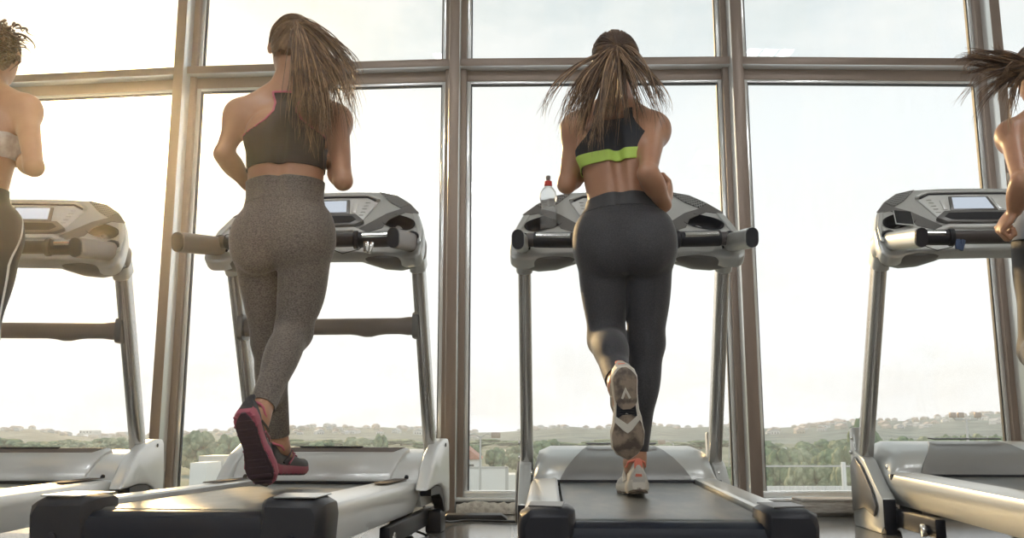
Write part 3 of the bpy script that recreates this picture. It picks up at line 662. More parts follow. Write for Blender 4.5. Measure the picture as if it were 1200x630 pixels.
def mill_a(loc, yaw, label):
    """silver treadmill with quarter round side covers and a cross brace"""
    root = tag(empty('treadmill', loc, yaw), label, 'treadmill'); deck(root, 'A', .226); posts(root, 'A'); console(root, M_sil); grips(root, M_grip)
    # motor hood
    prof = [(-.275, .205), (-.278, .225), (-.268, .245), (-.235, .285), (-.18, .318), (-.10, .334), (0, .336), (.14, .325), (.20, .28), (.22, .20), (.20, .12), (-.2, .12)]
    m = MB(); m.loft([[(x*k, y, z) for y, z in prof] for x, k in ((-.395, 1), (-.2, 1), (0, 1), (.2, 1), (.395, 1))]); m.build('motor_hood', M_silw, root, smooth=40)
    # raised centre panel, wider at the top
    rings = []
    for y, z, w in ((-.290, .212, .268), (-.293, .226, .275), (-.282, .250, .285), (-.245, .294, .30), (-.19, .328, .316), (-.14, .341, .325)):
        rings.append([(-w, y+.02, z-.02), (-w, y, z-.002), (-w+.012, y-.006, z+.004), (0, y-.006, z+.006), (w-.012, y-.006, z+.004), (w, y, z-.002), (w, y+.02, z-.02)])
    m = MB(); m.loft(rings); m.build('hood_panel', M_silw, root, smooth=40)
    m = MB(); m.prism([(-.322, 0), (.322, 0), (.27, -.020), (-.27, -.020)], (0, -.197, .345), (1, 0, 0), (0, .55, .84), (0, -.84, .55), .004, .001, 1); m.build('hood_lip', M_grip, root)
    m = MB(); m.prism([(-.14, 0), (.14, 0), (.13, -.007), (-.13, -.007)], (0, -.199, .3485), (1, 0, 0), (0, .55, .84), (0, -.84, .55), .004); m.build('vent_slot', M_blk, root, smooth=0)
    m = MB(); m.rtube((-.29, -.288, .216), (.29, -.288, .216), .022, .016, .006); m.build('belt_guard', M_blk, root)
    m = MB(); m.rtube((-.40, -.262, .214), (.40, -.262, .214), .02, .010, .004); m.build('hood_gasket', M_blk, root)
    for s in (-1, 1):
        m = MB(); m.cyl((s*.345, -.268, .238), (s*.345, -.276, .232), .009, 14, .001); m.build('hood_screw', M_blk, root)
        pts = [(-.36, .190), (-.325, .225), (-.27, .278), (-.20, .322), (-.10, .358), (.02, .378), (.10, .378), (.125, .360), (.15, .22), (.155, .075), (.10, .075), (.08, .13), (.02, .175), (-.06, .195), (-.16, .200), (-.28, .192)]
        m = MB(); m.prism(pts, (s*.398 if s > 0 else -.452, 0, 0), (0, 1, 0), (0, 0, 1), (1, 0, 0), .054, .010, 3); m.build('side_cover', M_silw, root)
        m = MB(); m.prism([(.09, .082), (.07, .13), (.02, .172), (-.06, .192), (-.16, .197), (-.25, .192), (-.25, .165), (-.06, .160), (.0, .135), (.04, .10), (.05, .082)], (s*.40 if s > 0 else -.445, 0, 0), (0, 1, 0), (0, 0, 1), (1, 0, 0), .045, .002, 1); m.build('wheel_arch', M_blk, root)
        m = MB(); m.cyl((s*.451, .03, .352), (s*.455, .03, .352), .008, 12); m.build('cover_screw', M_blk, root)
        m = MB(); m.bx(s*.37, s*.44, .0, .12, .0, .09, .008); m.build('front_foot', M_blk, root)
    # brace between the posts
    rings = []
    for x in [-.372+.744*k/24 for k in range(25)]:
        d = .0; 
        for c in (-.17, .17): d += .010*math.exp(-((x-c)/.045)**4)
        t = .004 if abs(x) < .33 else 0
        rings.append([(x, -.285+.026*math.cos(a)*(1), .815+(.036-t)*math.sin(a)-(d if math.sin(a) < -.3 else 0)) for a in [2*PI*q/16 for q in range(16)]])
    m = MB(); m.loft(rings); m.build('cross_brace', M_grip, root)
    for s in (-1, 1): m = MB(); m.rtube((s*.368, -.285, .815), (s*.392, -.285, .815), .085, .10, .02); m.build('brace_end', M_gun, root)
    return root
def mill_b(loc, yaw, label):
    """grey treadmill with a tapered motor hood and wedge shaped floor boots"""
    root = tag(empty('treadmill', loc, yaw), label, 'treadmill'); deck(root, 'B', .200); posts(root, 'B'); console(root, M_sil); grips(root, M_sil)
    prof = [(-.262, .222), (-.262, .232), (-.235, .268), (-.19, .305), (-.12, .334), (-.03, .347), (.08, .347), (.16, .33), (.21, .28), (.23, .20)]
    rings = []
    for i, k in enumerate((-1, -.93, -.80, -.6, -.3, 0, .3, .6, .80, .93, 1)):
        a = abs(k); hh = (1 if a <= .8 else (.86 if a < .95 else .30))
        rings.append([(k*.372, y+(1-hh)*.03, .205+(z-.205)*hh) for y, z in prof]+[(k*.372, .2, .12), (k*.372, -.24, .12)])
    m = MB(); m.loft(rings); m.build('motor_hood', M_sil, root, smooth=50)
    # darker centre insert with swept sides
    rings = []
    for y, z, w in ((-.270, .222, .262), (-.270, .236, .258), (-.242, .272, .235), (-.196, .310, .20), (-.125, .339, .165), (-.05, .352, .14)):
        rings.append([(-w-.01, y+.02, z-.02), (-w, y-.003, z-.002), (-w+.03, y-.003+.006, z-.004), (0, y+.003, z-.004), (w-.03, y+.003, z-.004), (w, y-.003, z-.002), (w+.01, y+.02, z-.02)])
    m = MB(); m.loft(rings); m.build('hood_insert', M_mid, root, smooth=40)
    m = MB(); m.prism([(-.14, 0), (.14, 0), (.15, .03), (-.15, .03)], (0, -.10, .3555), (1, 0, 0), (0, 1, .1), (0, 0, 1), .004, .001, 1); m.build('vent_slot', M_blk, root)
    m = MB(); m.rtube((-.378, -.266, .214), (.378, -.266, .214), .022, .022, .006); m.build('belt_guard', M_blk, root)
    for s in (-1, 1):
        m = MB(); m.cyl((s*.372, -.22, .250), (s*.380, -.22, .250), .009, 14, .002); m.build('hood_screw', M_steel, root)
        # wedge boot beside the deck
        x0 = .378 if s > 0 else -.430
        m = MB(); m.prism([(.075, .0), (.085, .02), (.075, .40), (.045, .405), (.02, .31), (-.10, .275), (-.22, .185), (-.30, .135), (-.30, .03), (-.26, .0)], (x0, 0, 0), (0, 1, 0), (0, 0, 1), (1, 0, 0), .052, .006, 2); m.build('floor_boot', M_sil, root)
        xo = s*.432
        m = MB(); m.prism([(.055, .06), (.055, .25), (.00, .285), (-.085, .250), (-.20, .165), (-.25, .10), (-.22, .06), (-.10, .085)], (xo-.006*(s > 0), 0, 0), (0, 1, 0), (0, 0, 1), (s, 0, 0), .010, .005, 2); m.build('boot_panel', M_gun, root)
        m = MB(); m.prism([(-.302, .132), (-.306, .132), (-.306, .02), (-.302, .02)], (x0+.002, 0, 0), (0, 1, 0), (0, 0, 1), (1, 0, 0), .048); m.bx(x0+.004, x0+.048, -.31, -.18, .0, .13, .004); m.build('boot_end', M_blk, root)
        for y, z in ((.06, .30), (.06, .10), (.035, .36), (.05, .20)): m = MB(); m.cyl((s*.430, y, z), (s*.438, y, z), .0085, 14, .002); m.build('boot_bolt', M_steel, root)
    return root
YAW = R(-3)
T1 = mill_a((-1.985, 3.95, 0), R(3), 'silver treadmill at the left edge of the photo, cut off by the frame')
T2 = mill_a((-.703, 3.90, 0), R(-5.5), 'silver treadmill under the runner in heather grey leggings'); T2.scale.x = .935; T2.scale.z = 1.012
T3 = mill_b((.452, 3.88, 0), R(-2.3), 'grey treadmill holding a water bottle under the runner with the lime banded top'); T3.scale.z = 1.012; T3.scale.x = .975
T4 = mill_b((1.965, 4.08, 0), YAW, 'grey treadmill at the right edge with a phone in its cup holder'); T4.scale = (1.03, 1, 1.06)
bpy.context.view_layer.update()
def on_console(T, x, s, n=0):
    p = cp(x, s, n); p.x *= T.scale.x; p.z *= T.scale.z; p.y -= max(0, abs(x)-.22)**2*1.1
    return Matrix.Translation(T.location) @ Matrix.Rotation(T.rotation_euler.z, 4, 'Z') @ p
# safety clips hanging from the bars
def clip_key(T, x, col, label):
    p = Matrix.Translation(T.location) @ Matrix.Rotation(T.rotation_euler.z, 4, 'Z') @ Vector((x, -.585, 1.082*T.scale.z))
    e = tag(empty('safety_clip', p, YAW), label, 'safety clip')
    m = MB(); m.bx(-.014, .006, -.008, .008, -.028, .012, .003); m.box((.012, 0, -.012), (.016, .014, .045), .003, Matrix.Rotation(R(18), 4, 'Y')); m.build('clip', col, e)
    m = MB(); m.tube([(0, 0, .01), (-.03, -.01, -.02), (-.09, -.012, -.035), (-.15, -.01, -.01), (-.19, 0, .02)], .0018, 6); m.build('cord', M_rub, e, smooth=180)
clip_key(T2, .225, M_steel, 'small metal safety clip hanging from the bar right of the grey leggings')
clip_key(T4, -.175, M_clip, 'small blue safety clip hanging under the bar of the right treadmill')
# water bottle in the left cup holder of the middle treadmill
p = on_console(T3, -.300, .148, -.024); bt = tag(empty('water_bottle', (p.x, p.y, p.z)), 'clear plastic water bottle with a red cap standing in the left cup holder', 'bottle')
def bottle_mat():
    m = mat('bottle_plastic', (.86, .89, .90, 1), .12, 0, .5, bump=(60, .4)); b = m.node_tree.nodes['Principled BSDF']
    b.inputs['Transmission Weight'].default_value = .80; b.inputs['IOR'].default_value = 1.15; return m
prof = [(.001, 0), (.028, 0), (.033, .006), (.0335, .05), (.031, .06), (.0335, .072), (.032, .085), (.027, .098), (.026, .106), (.031, .118), (.034, .130), (.034, .145), (.030, .160), (.021, .173), (.014, .180), (.013, .186), (.001, .187)]
MB().lathe(prof, 28).build('bottle_body', bottle_mat(), bt, smooth=60)
MB().lathe([(.001, .183), (.0155, .183), (.016, .186), (.015, .202), (.010, .205), (.001, .205)], 24).build('cap_ring', M_red, bt)
MB().lathe([(.001, .204), (.008, .204), (.008, .212), (.0095, .213), (.0095, .223), (.006, .226), (.001, .226)], 18).build('sport_cap', mat('smoke_cap', (.22, .20, .19, 1), .3), bt)
# phone resting in the cup holder of the right treadmill
p = on_console(T4, -.300, .168, .012)
rot = Matrix.Rotation(YAW, 4, 'Z') @ Matrix.Rotation(R(-38), 4, 'X') @ Matrix.Rotation(R(8), 4, 'Y')
ph = tag(empty('phone', p), 'dark phone with a pale bumper leaning in the cup holder of the right treadmill', 'phone'); ph.rotation_euler = rot.to_euler()
MB().bx(-.037, .037, -.004, .004, -.045, .045, .0038).build('phone_case', M_silw, ph)
MB().bx(-.034, .034, -.0050, -.0042, -.042, .042, .0002).build('screen', mat('phone_glass', (.01, .012, .016, 1), .08), ph, smooth=0)
# ================================================================== people
M_skin = mat('skin', (.47, .245, .145, 1), .40, 0, .5, sss=.10, bump=(350, .06), var=(9, (.38, .18, .105, 1), .45, .8))
M_hairb = mat('brown_hair', (.085, .045, .026, 1), .38, 0, .5, var=(30, (.22, .12, .06, 1), .45, .7))
M_hairl = mat('light_brown_hair', (.15, .082, .042, 1), .38, 0, .5, var=(24, (.30, .18, .09, 1), .45, .7))
M_hairtip = mat('blond_hair_ends', (.40, .25, .14, 1), .42)
M_eye = mat('eye_white', (.8, .78, .75, 1), .15); M_iris = mat('iris', (.06, .04, .03, 1), .1)
M_lip = mat('lips', (.45, .16, .13, 1), .4, sss=.1)
def V3(*a): return np.array(a, float)
def A(px, py, D): return np.array(at(px, py, D))
def lerp(a, b, t): return a+(b-a)*t
H_ = .0052
def add_hand(S, wr, d, n, w, side, curl, sc=1.0):
    """palm and five curled fingers; d along the hand, n the way the palm faces, w towards the thumb"""
    d = nrm(d); n = nrm(n-d*(n@d)); w = nrm(w-d*(w@d)-n*(w@n))
    S.ell(wr+d*.045*sc, (.040*sc, .047*sc, .0155*sc), w, d, n, .012, side)
    S.ell(wr+d*.030*sc+w*.018*sc+n*.010*sc, (.018*sc, .030*sc, .014*sc), w, d, n, .012, side)
    for i, (o, L) in enumerate(((.029, .92), (.0100, 1.0), (-.0100, .95), (-.029, .76))):
        p = wr+d*(.084-.004*abs(i-1))*sc+w*o*sc; ang = 0
        for j, (l, r0, r1) in enumerate(((.042, .0092, .0086), (.026, .0086, .0080), (.020, .0080, .0070))):
            ang += R(curl[j])+R(3*i); q = p+(d*math.cos(ang)+n*math.sin(ang))*l*L*sc
            S.cone(p, q, r0*sc, r1*sc, .004, side*10+i+1 if False else side); p = q
    p = wr+d*.022*sc+w*.030*sc+n*.006*sc; q = p+(d*.62+w*.45+n*.45)*.040*sc; t = q+(d*.75-w*.10+n*.60)*.030*sc; u = t+(d*.45-w*.6+n*.35)*.022*sc
    S.cone(p, q, .0125*sc, .0105*sc, .008, side); S.cone(q, t, .0102*sc, .0092*sc, .004, side); S.cone(t, u, .0092*sc, .0078*sc, .004, side)
def body_sdf(J, arms=True, legs=True, head=True):
    """J holds the joints of the pose in world space"""
    S = SDF(); s = J['s']
    hl, hr, sl, sr = J['hipL'], J['hipR'], J['shL'], J['shR']
    pel = (hl+hr)/2; che = (sl+sr)/2; up = nrm(che-pel)
    X = nrm(hr-hl); X = nrm(X-up*(X@up)); Y = np.cross(up, X)
    Xc = nrm(sr-sl); Xc = nrm(Xc-up*(Xc@up)); Yc = np.cross(up, Xc); L = np.linalg.norm(che-pel)
    J.update(pel=pel, che=che, up=up, X=X, Y=Y, Xc=Xc, Yc=Yc, L=L)
    hw = J.get('hw', 1.0); ww = J.get('ww', 1.0); cw = J.get('cw', 1.0)
    if legs or J.get('force_pelvis', True):
        S.ell(pel+up*.055*s, (.150*s*hw, .098*s, .105*s), X, Y, up, .03)
        for q in (-1, 1):
            S.ell(pel+X*q*.064*s*hw-Y*.040*s-up*.020*s, (.080*s*hw, .072*s, .100*s), X, Y, up, .05)
            S.ell(pel+X*q*.118*s*hw+up*.005*s, (.055*s*hw, .075*s, .10*s), X, Y, up, .03)
    S.ell(lerp(pel, che, .42), (.112*s*ww, .080*s, .13*s), lerp(X, Xc, .5), lerp(Y, Yc, .5), up, .05)
    S.ell(lerp(pel, che, .70)-Yc*.004*s, (.132*s*cw, .096*s, .145*s), Xc, Yc, up, .05)
    S.ell(che-up*.055*s-Yc*.005*s, (.150*s*cw, .080*s, .085*s), Xc, Yc, up, .04)
    # shoulder blades, chest, spine hollow
    for q in (-1, 1):
        S.ell(che-up*.085*s+Xc*q*.078*s-Yc*.060*s, (.050*s, .026*s, .070*s), Xc+up*q*.2, Yc, up, .03)
        S.ell(che-up*.125*s+Xc*q*.068*s+Yc*.078*s, (.056*s, .050*s, .055*s), Xc, Yc, up, .022)
        S.ell(lerp(pel, che, .30)+lerp(X, Xc, .4)*q*.034*s-lerp(Y, Yc, .4)*.062*s, (.024*s, .022*s, .10*s), X, Y, up, .02)
    nb = J['neck']; hd = J['head']; hf = nrm(J.get('face', Yc)); hu = nrm(hd-nb); hf = nrm(hf-hu*(hf@hu)); hx = np.cross(hf, hu)
    J.update(hf=hf, hu=hu, hx=hx)
    S.cone(lerp(sl, sr, .14)+up*.004, lerp(sl, sr, .86)+up*.004, .045*s, .045*s, .035)
    for q in (sl, sr): S.cone(q, nb+(hd-nb)*.25-hf*.008*s, .040*s, .034*s, .045)
    S.cone(nb-up*.03*s, hd-hu*.06*s-hf*.012*s, .054*s, .049*s, .022)
    for q, T in ((-1, .30), (1, .30)): pass
    S.ell(lerp(pel, che, .58)-lerp(Y, Yc, .5)*.096*s, (.012*s, .018*s, .10*s), X, Y, up, .03, 0, True)
    S.ell(che-up*.10*s-Yc*.102*s, (.014*s, .020*s, .10*s), Xc, Yc, up, .03, 0, True)
    if head:
        S.ell(hd+hu*.020*s-hf*.006*s, (.074*s, .094*s, .090*s), hx, hf, hu, .02)
        S.ell(hd-hu*.040*s+hf*.030*s, (.058*s, .062*s, .070*s), hx, hf, hu, .03)
        S.cone(hd-hu*.085*s+hf*.070*s, hd-hu*.045*s+hf*.050*s, .020*s, .034*s, .02)
        S.cone(hd+hu*.004*s+hf*.086*s, hd-hu*.026*s+hf*.104*s, .0085*s, .0125*s, .008)
        for q in (-1, 1):
            S.ell(hd+hx*q*.030*s+hu*.004*s+hf*.098*s, (.018*s, .010*s, .012*s), hx, hf, hu, .012, 0, True)
            S.ell(hd+hx*q*.074*s-hu*.008*s-hf*.004*s, (.0085*s, .019*s, .030*s), hx*q+hf*-.5, hf, hu+hf*-.15, .005)
            S.ell(hd+hx*q*.012*s-hu*.050*s+hf*.090*s, (.015*s, .008*s, .0055*s), hx, hf, hu, .006)
    if legs:
        for q, (h, k, a, t) in enumerate(((hl, J['knL'], J['anL'], J['toL']), (hr, J['knR'], J['anR'], J['toR']))):
            g = 20+q; S.cone(h, k, .084*s*hw, .054*s, .03, g); thd = nrm(k-h)
            sh = nrm(a-k); bk = nrm(thd*1.0-sh*(thd@sh)) if abs(thd@sh) < .995 else -Y
            if J.get('calf'+'LR'[q]) is not None: bk = nrm(J['calf'+'LR'[q]])
            else:
                bk = -bk if bk@Y > 0 and thd@sh > .9 else bk
            # thigh muscles front and back
            S.ell(lerp(h, k, .35)+Y*.018*s, (.066*s, .066*s, .15*s), X, np.cross(thd, X), thd, .03, g)
            S.cone(k, a, .050*s, .034*s, .03, g)
            S.ell(lerp(k, a, .30)+bk*.020*s, (.047*s, .043*s, .105*s), np.cross(bk, sh), bk, sh, .03, g)
            S.ell(k-bk*.008*s, (.050*s, .050*s, .055*s), np.cross(bk, sh), bk, sh, .02, g)
            S.cone(a, a+nrm(t)*.035*s+nrm(a-k)*.035*s, .033*s, .028*s, .02, g)
    if arms:
        for q, nm in enumerate('LR'):
            if ('el'+nm) not in J: continue
            sh, el, wr = J['sh'+nm], J['el'+nm], J['wr'+nm]; g = 30+q; f = 1 if q else -1
            S.ell(sh-up*.012*s+Xc*f*.006*s, (.050*s, .048*s, .058*s), Xc, Yc, up, .03, 0)
            S.cone(sh, el, .044*s, .029*s, .03, g if J.get('sep'+nm) else 0)
            S.cone(el, wr, .032*s, .0235*s, .02, g); m_ = nrm(wr-el)
            S.ell(lerp(el, wr, .30), (.037*s, .033*s, .07*s), np.cross(m_, V3(0, 0, 1))+V3(1e-4, 0, 0), np.cross(m_, np.cross(m_, V3(0, 0, 1))), m_, .02, g)
            if ('hd'+nm) in J:
                d, n, w, curl = J['hd'+nm]; add_hand(S, wr, d, n, w, g, curl, s)
    return S
def build_person(name, label, J, loc, skin):
    S = body_sdf(J); V, Q = nets(*S.eval(H_)); loc = np.array(loc, float)
    o = mk(name, V-loc, Q, skin, smooth=180, loc=tuple(loc)); tag(o, label, 'person'); J['loc'] = loc; J['obj'] = o
    s = J['s']
    for q in (-1, 1):
        c = J['head']+J['hx']*q*.030*s+J['hu']*.003*s+J['hf']*.0735*s-loc
        e = MB().sphere(tuple(c), .0118*s, sub=3).build('eye', M_eye, o, smooth=180)
        MB().sphere(tuple(c+J['hf']*.0088*s), .0056*s, (1, .6, 1), sub=2).build('iris', M_iris, e, smooth=180)
    return o
def garment(J, name, m, f, off, parts=dict(), h=H_, thick=.0025, parent=None, label=None):
    S = body_sdf(J, **parts); V, Q = nets(*S.eval(h, off)); Vc, Fc = clip(V, Q, f(V))
    o = mk(name, np.array(Vc)-J['loc'], Fc, m, parent or J['obj'], smooth=180)
    md = o.modifiers.new('thickness', 'SOLIDIFY'); md.thickness = thick; md.offset = -1
    if label: o['label'] = label
    return o
def chest_xyz(J, V):
    P = V-J['che']; return P@J['Xc'], P@J['Yc'], P@J['up']
def pelvis_z(J, V): return (V-J['pel'])@J['up']
def strands(J, name, m, specs, parent=None):
    """each spec: control points (3 or 4) and root radius -> one tapered lock"""
    mb = MB(); loc = J['loc']; Vt = []; F = []; n = 5
    for pts, r in specs:
        P = [np.array(p, float) for p in pts]; K = 14; base = len(Vt); prev = None
        for i in range(K+1):
            t = i/K
            if len(P) > 4:
                u = t*(len(P)-1); iu = min(int(u), len(P)-2); p = lerp(P[iu], P[iu+1], u-iu); d = P[min(iu+2, len(P)-1)]-P[max(iu-1, 0)]
            elif len(P) == 3: p = P[0]*(1-t)**2+2*P[1]*t*(1-t)+P[2]*t*t; d = 2*(1-t)*(P[1]-P[0])+2*t*(P[2]-P[1])
            else: p = P[0]*(1-t)**3+3*P[1]*t*(1-t)**2+3*P[2]*t*t*(1-t)+P[3]*t**3; d = 3*(1-t)**2*(P[1]-P[0])+6*t*(1-t)*(P[2]-P[1])+3*t*t*(P[3]-P[2])
            d = nrm(d+1e-9); a = nrm(np.cross(d, V3(.3, .2, .93))); b = np.cross(d, a); rr = r*(1-t**2.2*.93)*(.55+.45*min(1, t*5))
            for k in range(n): an = 2*PI*k/n; Vt.append(p-loc+a*math.cos(an)*rr*1.3+b*math.sin(an)*rr*.7)
        for i in range(K):
            for k in range(n): F.append((base+i*n+k, base+i*n+(k+1) % n, base+(i+1)*n+(k+1) % n, base+(i+1)*n+k))
        F.append(tuple(base+k for k in range(n-1, -1, -1))); F.append(tuple(base+K*n+k for k in range(n)))
    return mk(name, Vt, F, m, parent or J['obj'], smooth=180)
def scalp(J, m, face=.030, low=-.055, thick=.011):
    """close cap of combed hair over the skull"""
    s = J['s']; S = SDF(); hd, hu, hf, hx = J['head'], J['hu'], J['hf'], J['hx']
    S.ell(hd+hu*.022*s-hf*.010*s, (.080*s, .098*s, .094*s), hx, hf, hu, .02)
    S.ell(hd-hu*.03*s-hf*.035*s, (.066*s, .060*s, .062*s), hx, hf, hu, .03)
    V, Q = nets(*S.eval(.005)); P = V-hd; a = P@hf; z = P@hu; x = P@hx
    f = np.minimum((face+.45*np.maximum(z-.01, 0)/.09*.09-a), z-low*s)
    f = np.minimum(f, np.maximum(z-.028*s, -.018*s-a+.0))      # keep clear of the ears
    Vc, Fc = clip(V, Q, f)
    # combed ridges running to the pony tail
    rt = J['tail']; Vc = np.array(Vc); out = []
    for p in Vc:
        q = p-rt; an = math.atan2(q@hx, q@hu); dd = nrm(p-hd); out.append(p+dd*(.0022*math.sin(an*38)+.0016*math.sin(an*83+1)))
    o = mk('hair', np.array(out)-J['loc'], Fc, m, J['obj'], smooth=180)
    md = o.modifiers.new('t', 'SOLIDIFY'); md.thickness = thick*.3; md.offset = -1
    return o
# ---------------------------------------------------------------- shoes
def shoe(J, ankle, toe, upv, mats, style, label=None, L=.262):
    """ankle joint, toe direction, direction up the shin; sole away from upv"""
    t = nrm(toe); u = nrm(upv-t*(upv@t)); x = np.cross(t, u)
    org = ankle-u*.098-t*.070                                        # heel, at the underside of the sole
    def W(a, b, c): return tuple(org+x*a+t*b+u*c-J['loc'])
    # outline of the sole: half widths to the inner and outer side along the length
    st = [(.0, .020, .020), (.04, .030, .030), (.12, .0355, .0355), (.28, .033, .033), (.42, .029, .034), (.58, .036, .042), (.72, .045, .047), (.84, .043, .043), (.93, .032, .032), (.98, .018, .020), (1.0, .007, .008)]
    fl = 1 if x@J['Xc'] > 0 else -1; side = 1 if (ankle-J['pel'])@J['X'] > 0 else -1
    def half(tt):
        for (a, l0, l1), (b, m0, m1) in zip(st[:-1], st[1:]):
            if tt <= b: k = (tt-a)/(b-a); k = k*k*(3-2*k) if True else k; return l0+(m0-l0)*k, l1+(m1-l1)*k
        return st[-1][1], st[-1][2]
    def sprg(tt): return .018*max(0, (tt-.72)/.28)**2+.008*max(0, (.10-tt)/.10)
    T = [0, .012, .03, .06, .10, .16, .22, .30, .38, .46, .54, .62, .70, .78, .85, .90, .94, .97, .99, 1]
    main, solem, trim, tread = mats
    # midsole
    rings = []
    for tt in T:
        a, b = half(tt); z0 = sprg(tt)+.004; h = .030-.008*tt
        rings.append([W(-a*.94, tt*L, z0), W(b*.94, tt*L, z0), W(b*1.06, tt*L, z0+h*.35), W(b*1.02, tt*L, z0+h), W(-a*1.02, tt*L, z0+h), W(-a*1.06, tt*L, z0+h*.35)])
    root = MB().loft(rings).build('shoe', main, J['obj'], smooth=50)
    # the shoe part itself is its upper; rebuild it there
    rings = []
    for tt in T:
        a, b = half(tt); z0 = sprg(tt)+.026
        hz = np.interp(tt, [0, .05, .12, .30, .42, .55, .70, .85, .95, 1], [.050, .070, .074, .072, .066, .050, .036, .028, .020, .006])
        ring = []
        for k in range(15):
            an = PI*k/14; cx = math.cos(an); sz = math.sin(an); e = .72
            wx = (b if cx > 0 else a)*(.98-.10*(sz > .5)*min(1, hz/.06)); ring.append(W(math.copysign(abs(cx)**e, cx)*wx*(1-.32*sz*min(1, hz/.07)), tt*L+(-.006*sz if tt < .03 else 0), z0+hz*sz**.9))
        rings.append(ring)
    up = MB().loft(rings).build('upper', main, root, smooth=60)
    mid = root; root_me = root.data; root_me.materials.clear(); root_me.materials.append(solem)
    # collar, padded heel tab and laces
    cr = []
    for k in range(20):
        an = 2*PI*k/20; cr.append(W(.031*math.cos(an), .066+.044*math.sin(an), .093+.010*abs(math.cos(an))*-1+(.012 if math.sin(an) < -.5 else 0)))
    MB().tube(cr+cr[:1], .0042, 8, up=tuple(t)).build('collar', trim, root, smooth=180)
    MB().prism([(-.012, .050), (.012, .050), (.013, .095), (.007, .108), (-.007, .108), (-.013, .095)], W(0, -.003, 0), x, u, t, .009, .003).build('heel_tab', trim if style == 'tan' else main, root)
    ml = MB()
    for k in range(5):
        y0 = .115+k*.018; z0 = .094-k*.0095+.006; ml.tube([W(-.022, y0, z0-.008), W(0, y0+.004, z0+.003), W(.022, y0, z0-.008)], .0026, 6)
    ml.build('laces', trim if style == 'tan' else solem, root)
    # outsole with its tread
    def slab(t0, t1, w, z, dz, name, m, inset=0, hole=None):
        rr = []
        for i in range(17):
            tt = t0+(t1-t0)*i/16; a, b = half(tt); e = 1-.0*i
            cap = min(1, .35+math.sqrt(max(0, min(i, 16-i)/3.2))*.65); z0 = sprg(tt)
            rr.append([W(-a*w*cap, tt*L, z0+z), W(b*w*cap, tt*L, z0+z), W(b*w*cap, tt*L, z0+z+dz), W(-a*w*cap, tt*L, z0+z+dz)])
        return MB().loft(rr).build(name, m, root, smooth=40)
    if style == 'tan':
        slab(.0, .44, .93, -.001, .010, 'heel_tread', tread); slab(.50, 1.0, .97, -.001, .010, 'forefoot_tread', tread)
        m = MB()
        for k in range(11): y0 = L*(.26+k*.028); a, b = half(y0/L); m.prism([(-a*.62, y0), (b*.62, y0+.006), (b*.62, y0+.0095), (-a*.62, y0+.0035)], org-J['loc']+u*.000, x, t, u, .006)
        m.build('arch_ribs', M_blk, root, smooth=0)
        a, b = half(.4); MB().prism([(-.022, L*.20), (.022, L*.20), (.026, L*.40), (.030, L*.56), (0, L*.48), (-.030, L*.56), (-.026, L*.40)], org-J['loc']+u*.0025, x, t, u, .004).build('arch_plate', M_blk, root, smooth=0)
        MB().prism([(-.034, L*.50), (0, L*.60), (.034, L*.50), (.036, L*.56), (.014, L*.66), (0, L*.70), (-.014, L*.66), (-.036, L*.56)], org-J['loc']-u*.003, x, t, u, .004, .001, 1).build('chevron', trim if False else solem, root)
        MB().prism([(0, L*.20), (.014, L*.32), (.008, L*.33), (0, L*.26), (-.008, L*.33), (-.014, L*.32)], org-J['loc']-u*.003, x, t, u, .004, .001, 1).build('heel_chevron', solem, root)
    else:
        slab(.0, 1.0, .90, -.001, .010, 'outsole', tread)
        a_r = .0065
        for k in range(9):                                            # scalloped lugs down both edges
            for q in (-1, 1):
                tt = .05+k*.108; a, b = half(tt); c = W(q*(b if q > 0 else a)*.86, tt*L, sprg(tt)+.006); MB().sphere(c, a_r, (1, 1, .8), 2).build('edge_lug', solem, root, smooth=180)
        m = MB()
        for k in range(9): y0 = L*(.08+k*.10); a, b = half(y0/L); m.prism([(-a*.7, y0), (b*.7, y0), (b*.7, y0+.012), (-a*.7, y0+.012)], org-J['loc']-u*(.003-sprg(y0/L)), x, t, u, .004, .001, 1)
        m.build('tread_blocks', tread, root, smooth=0)
    # overlays on the sides of the upper
    for q in (-1, 1):
        MB().tube([W(q*.034, .05, .040), W(q*.033, .085, .062), W(q*.026, .115, .083)], .0035, 6).build('side_overlay', main, root)
        MB().tube([W(q*.036, .085, .036), W(q*.034, .115, .056), W(q*.024, .145, .074)], .0035, 6).build('side_overlay', solem, root)
    if label: root['label'] = label
    return root
def wavy(P, amp, n, rnd, K=14):
    """turn a cubic into a polyline with a soft wave that grows towards the tip"""
    a1, a2 = rnd.uniform(0, 6.3), rnd.uniform(0, 6.3); out = []
    ax = nrm(np.cross(P[3]-P[0], V3(.2, -1, .3))); ay = nrm(np.cross(P[3]-P[0], ax))
    for i in range(K+1):
        t = i/K; p = P[0]*(1-t)**3+3*P[1]*t*(1-t)**2+3*P[2]*t*t*(1-t)+P[3]*t**3
        out.append(p+(ax*math.sin(a1+t*n)+ay*math.sin(a2+t*n*.8))*amp*t)
    return out
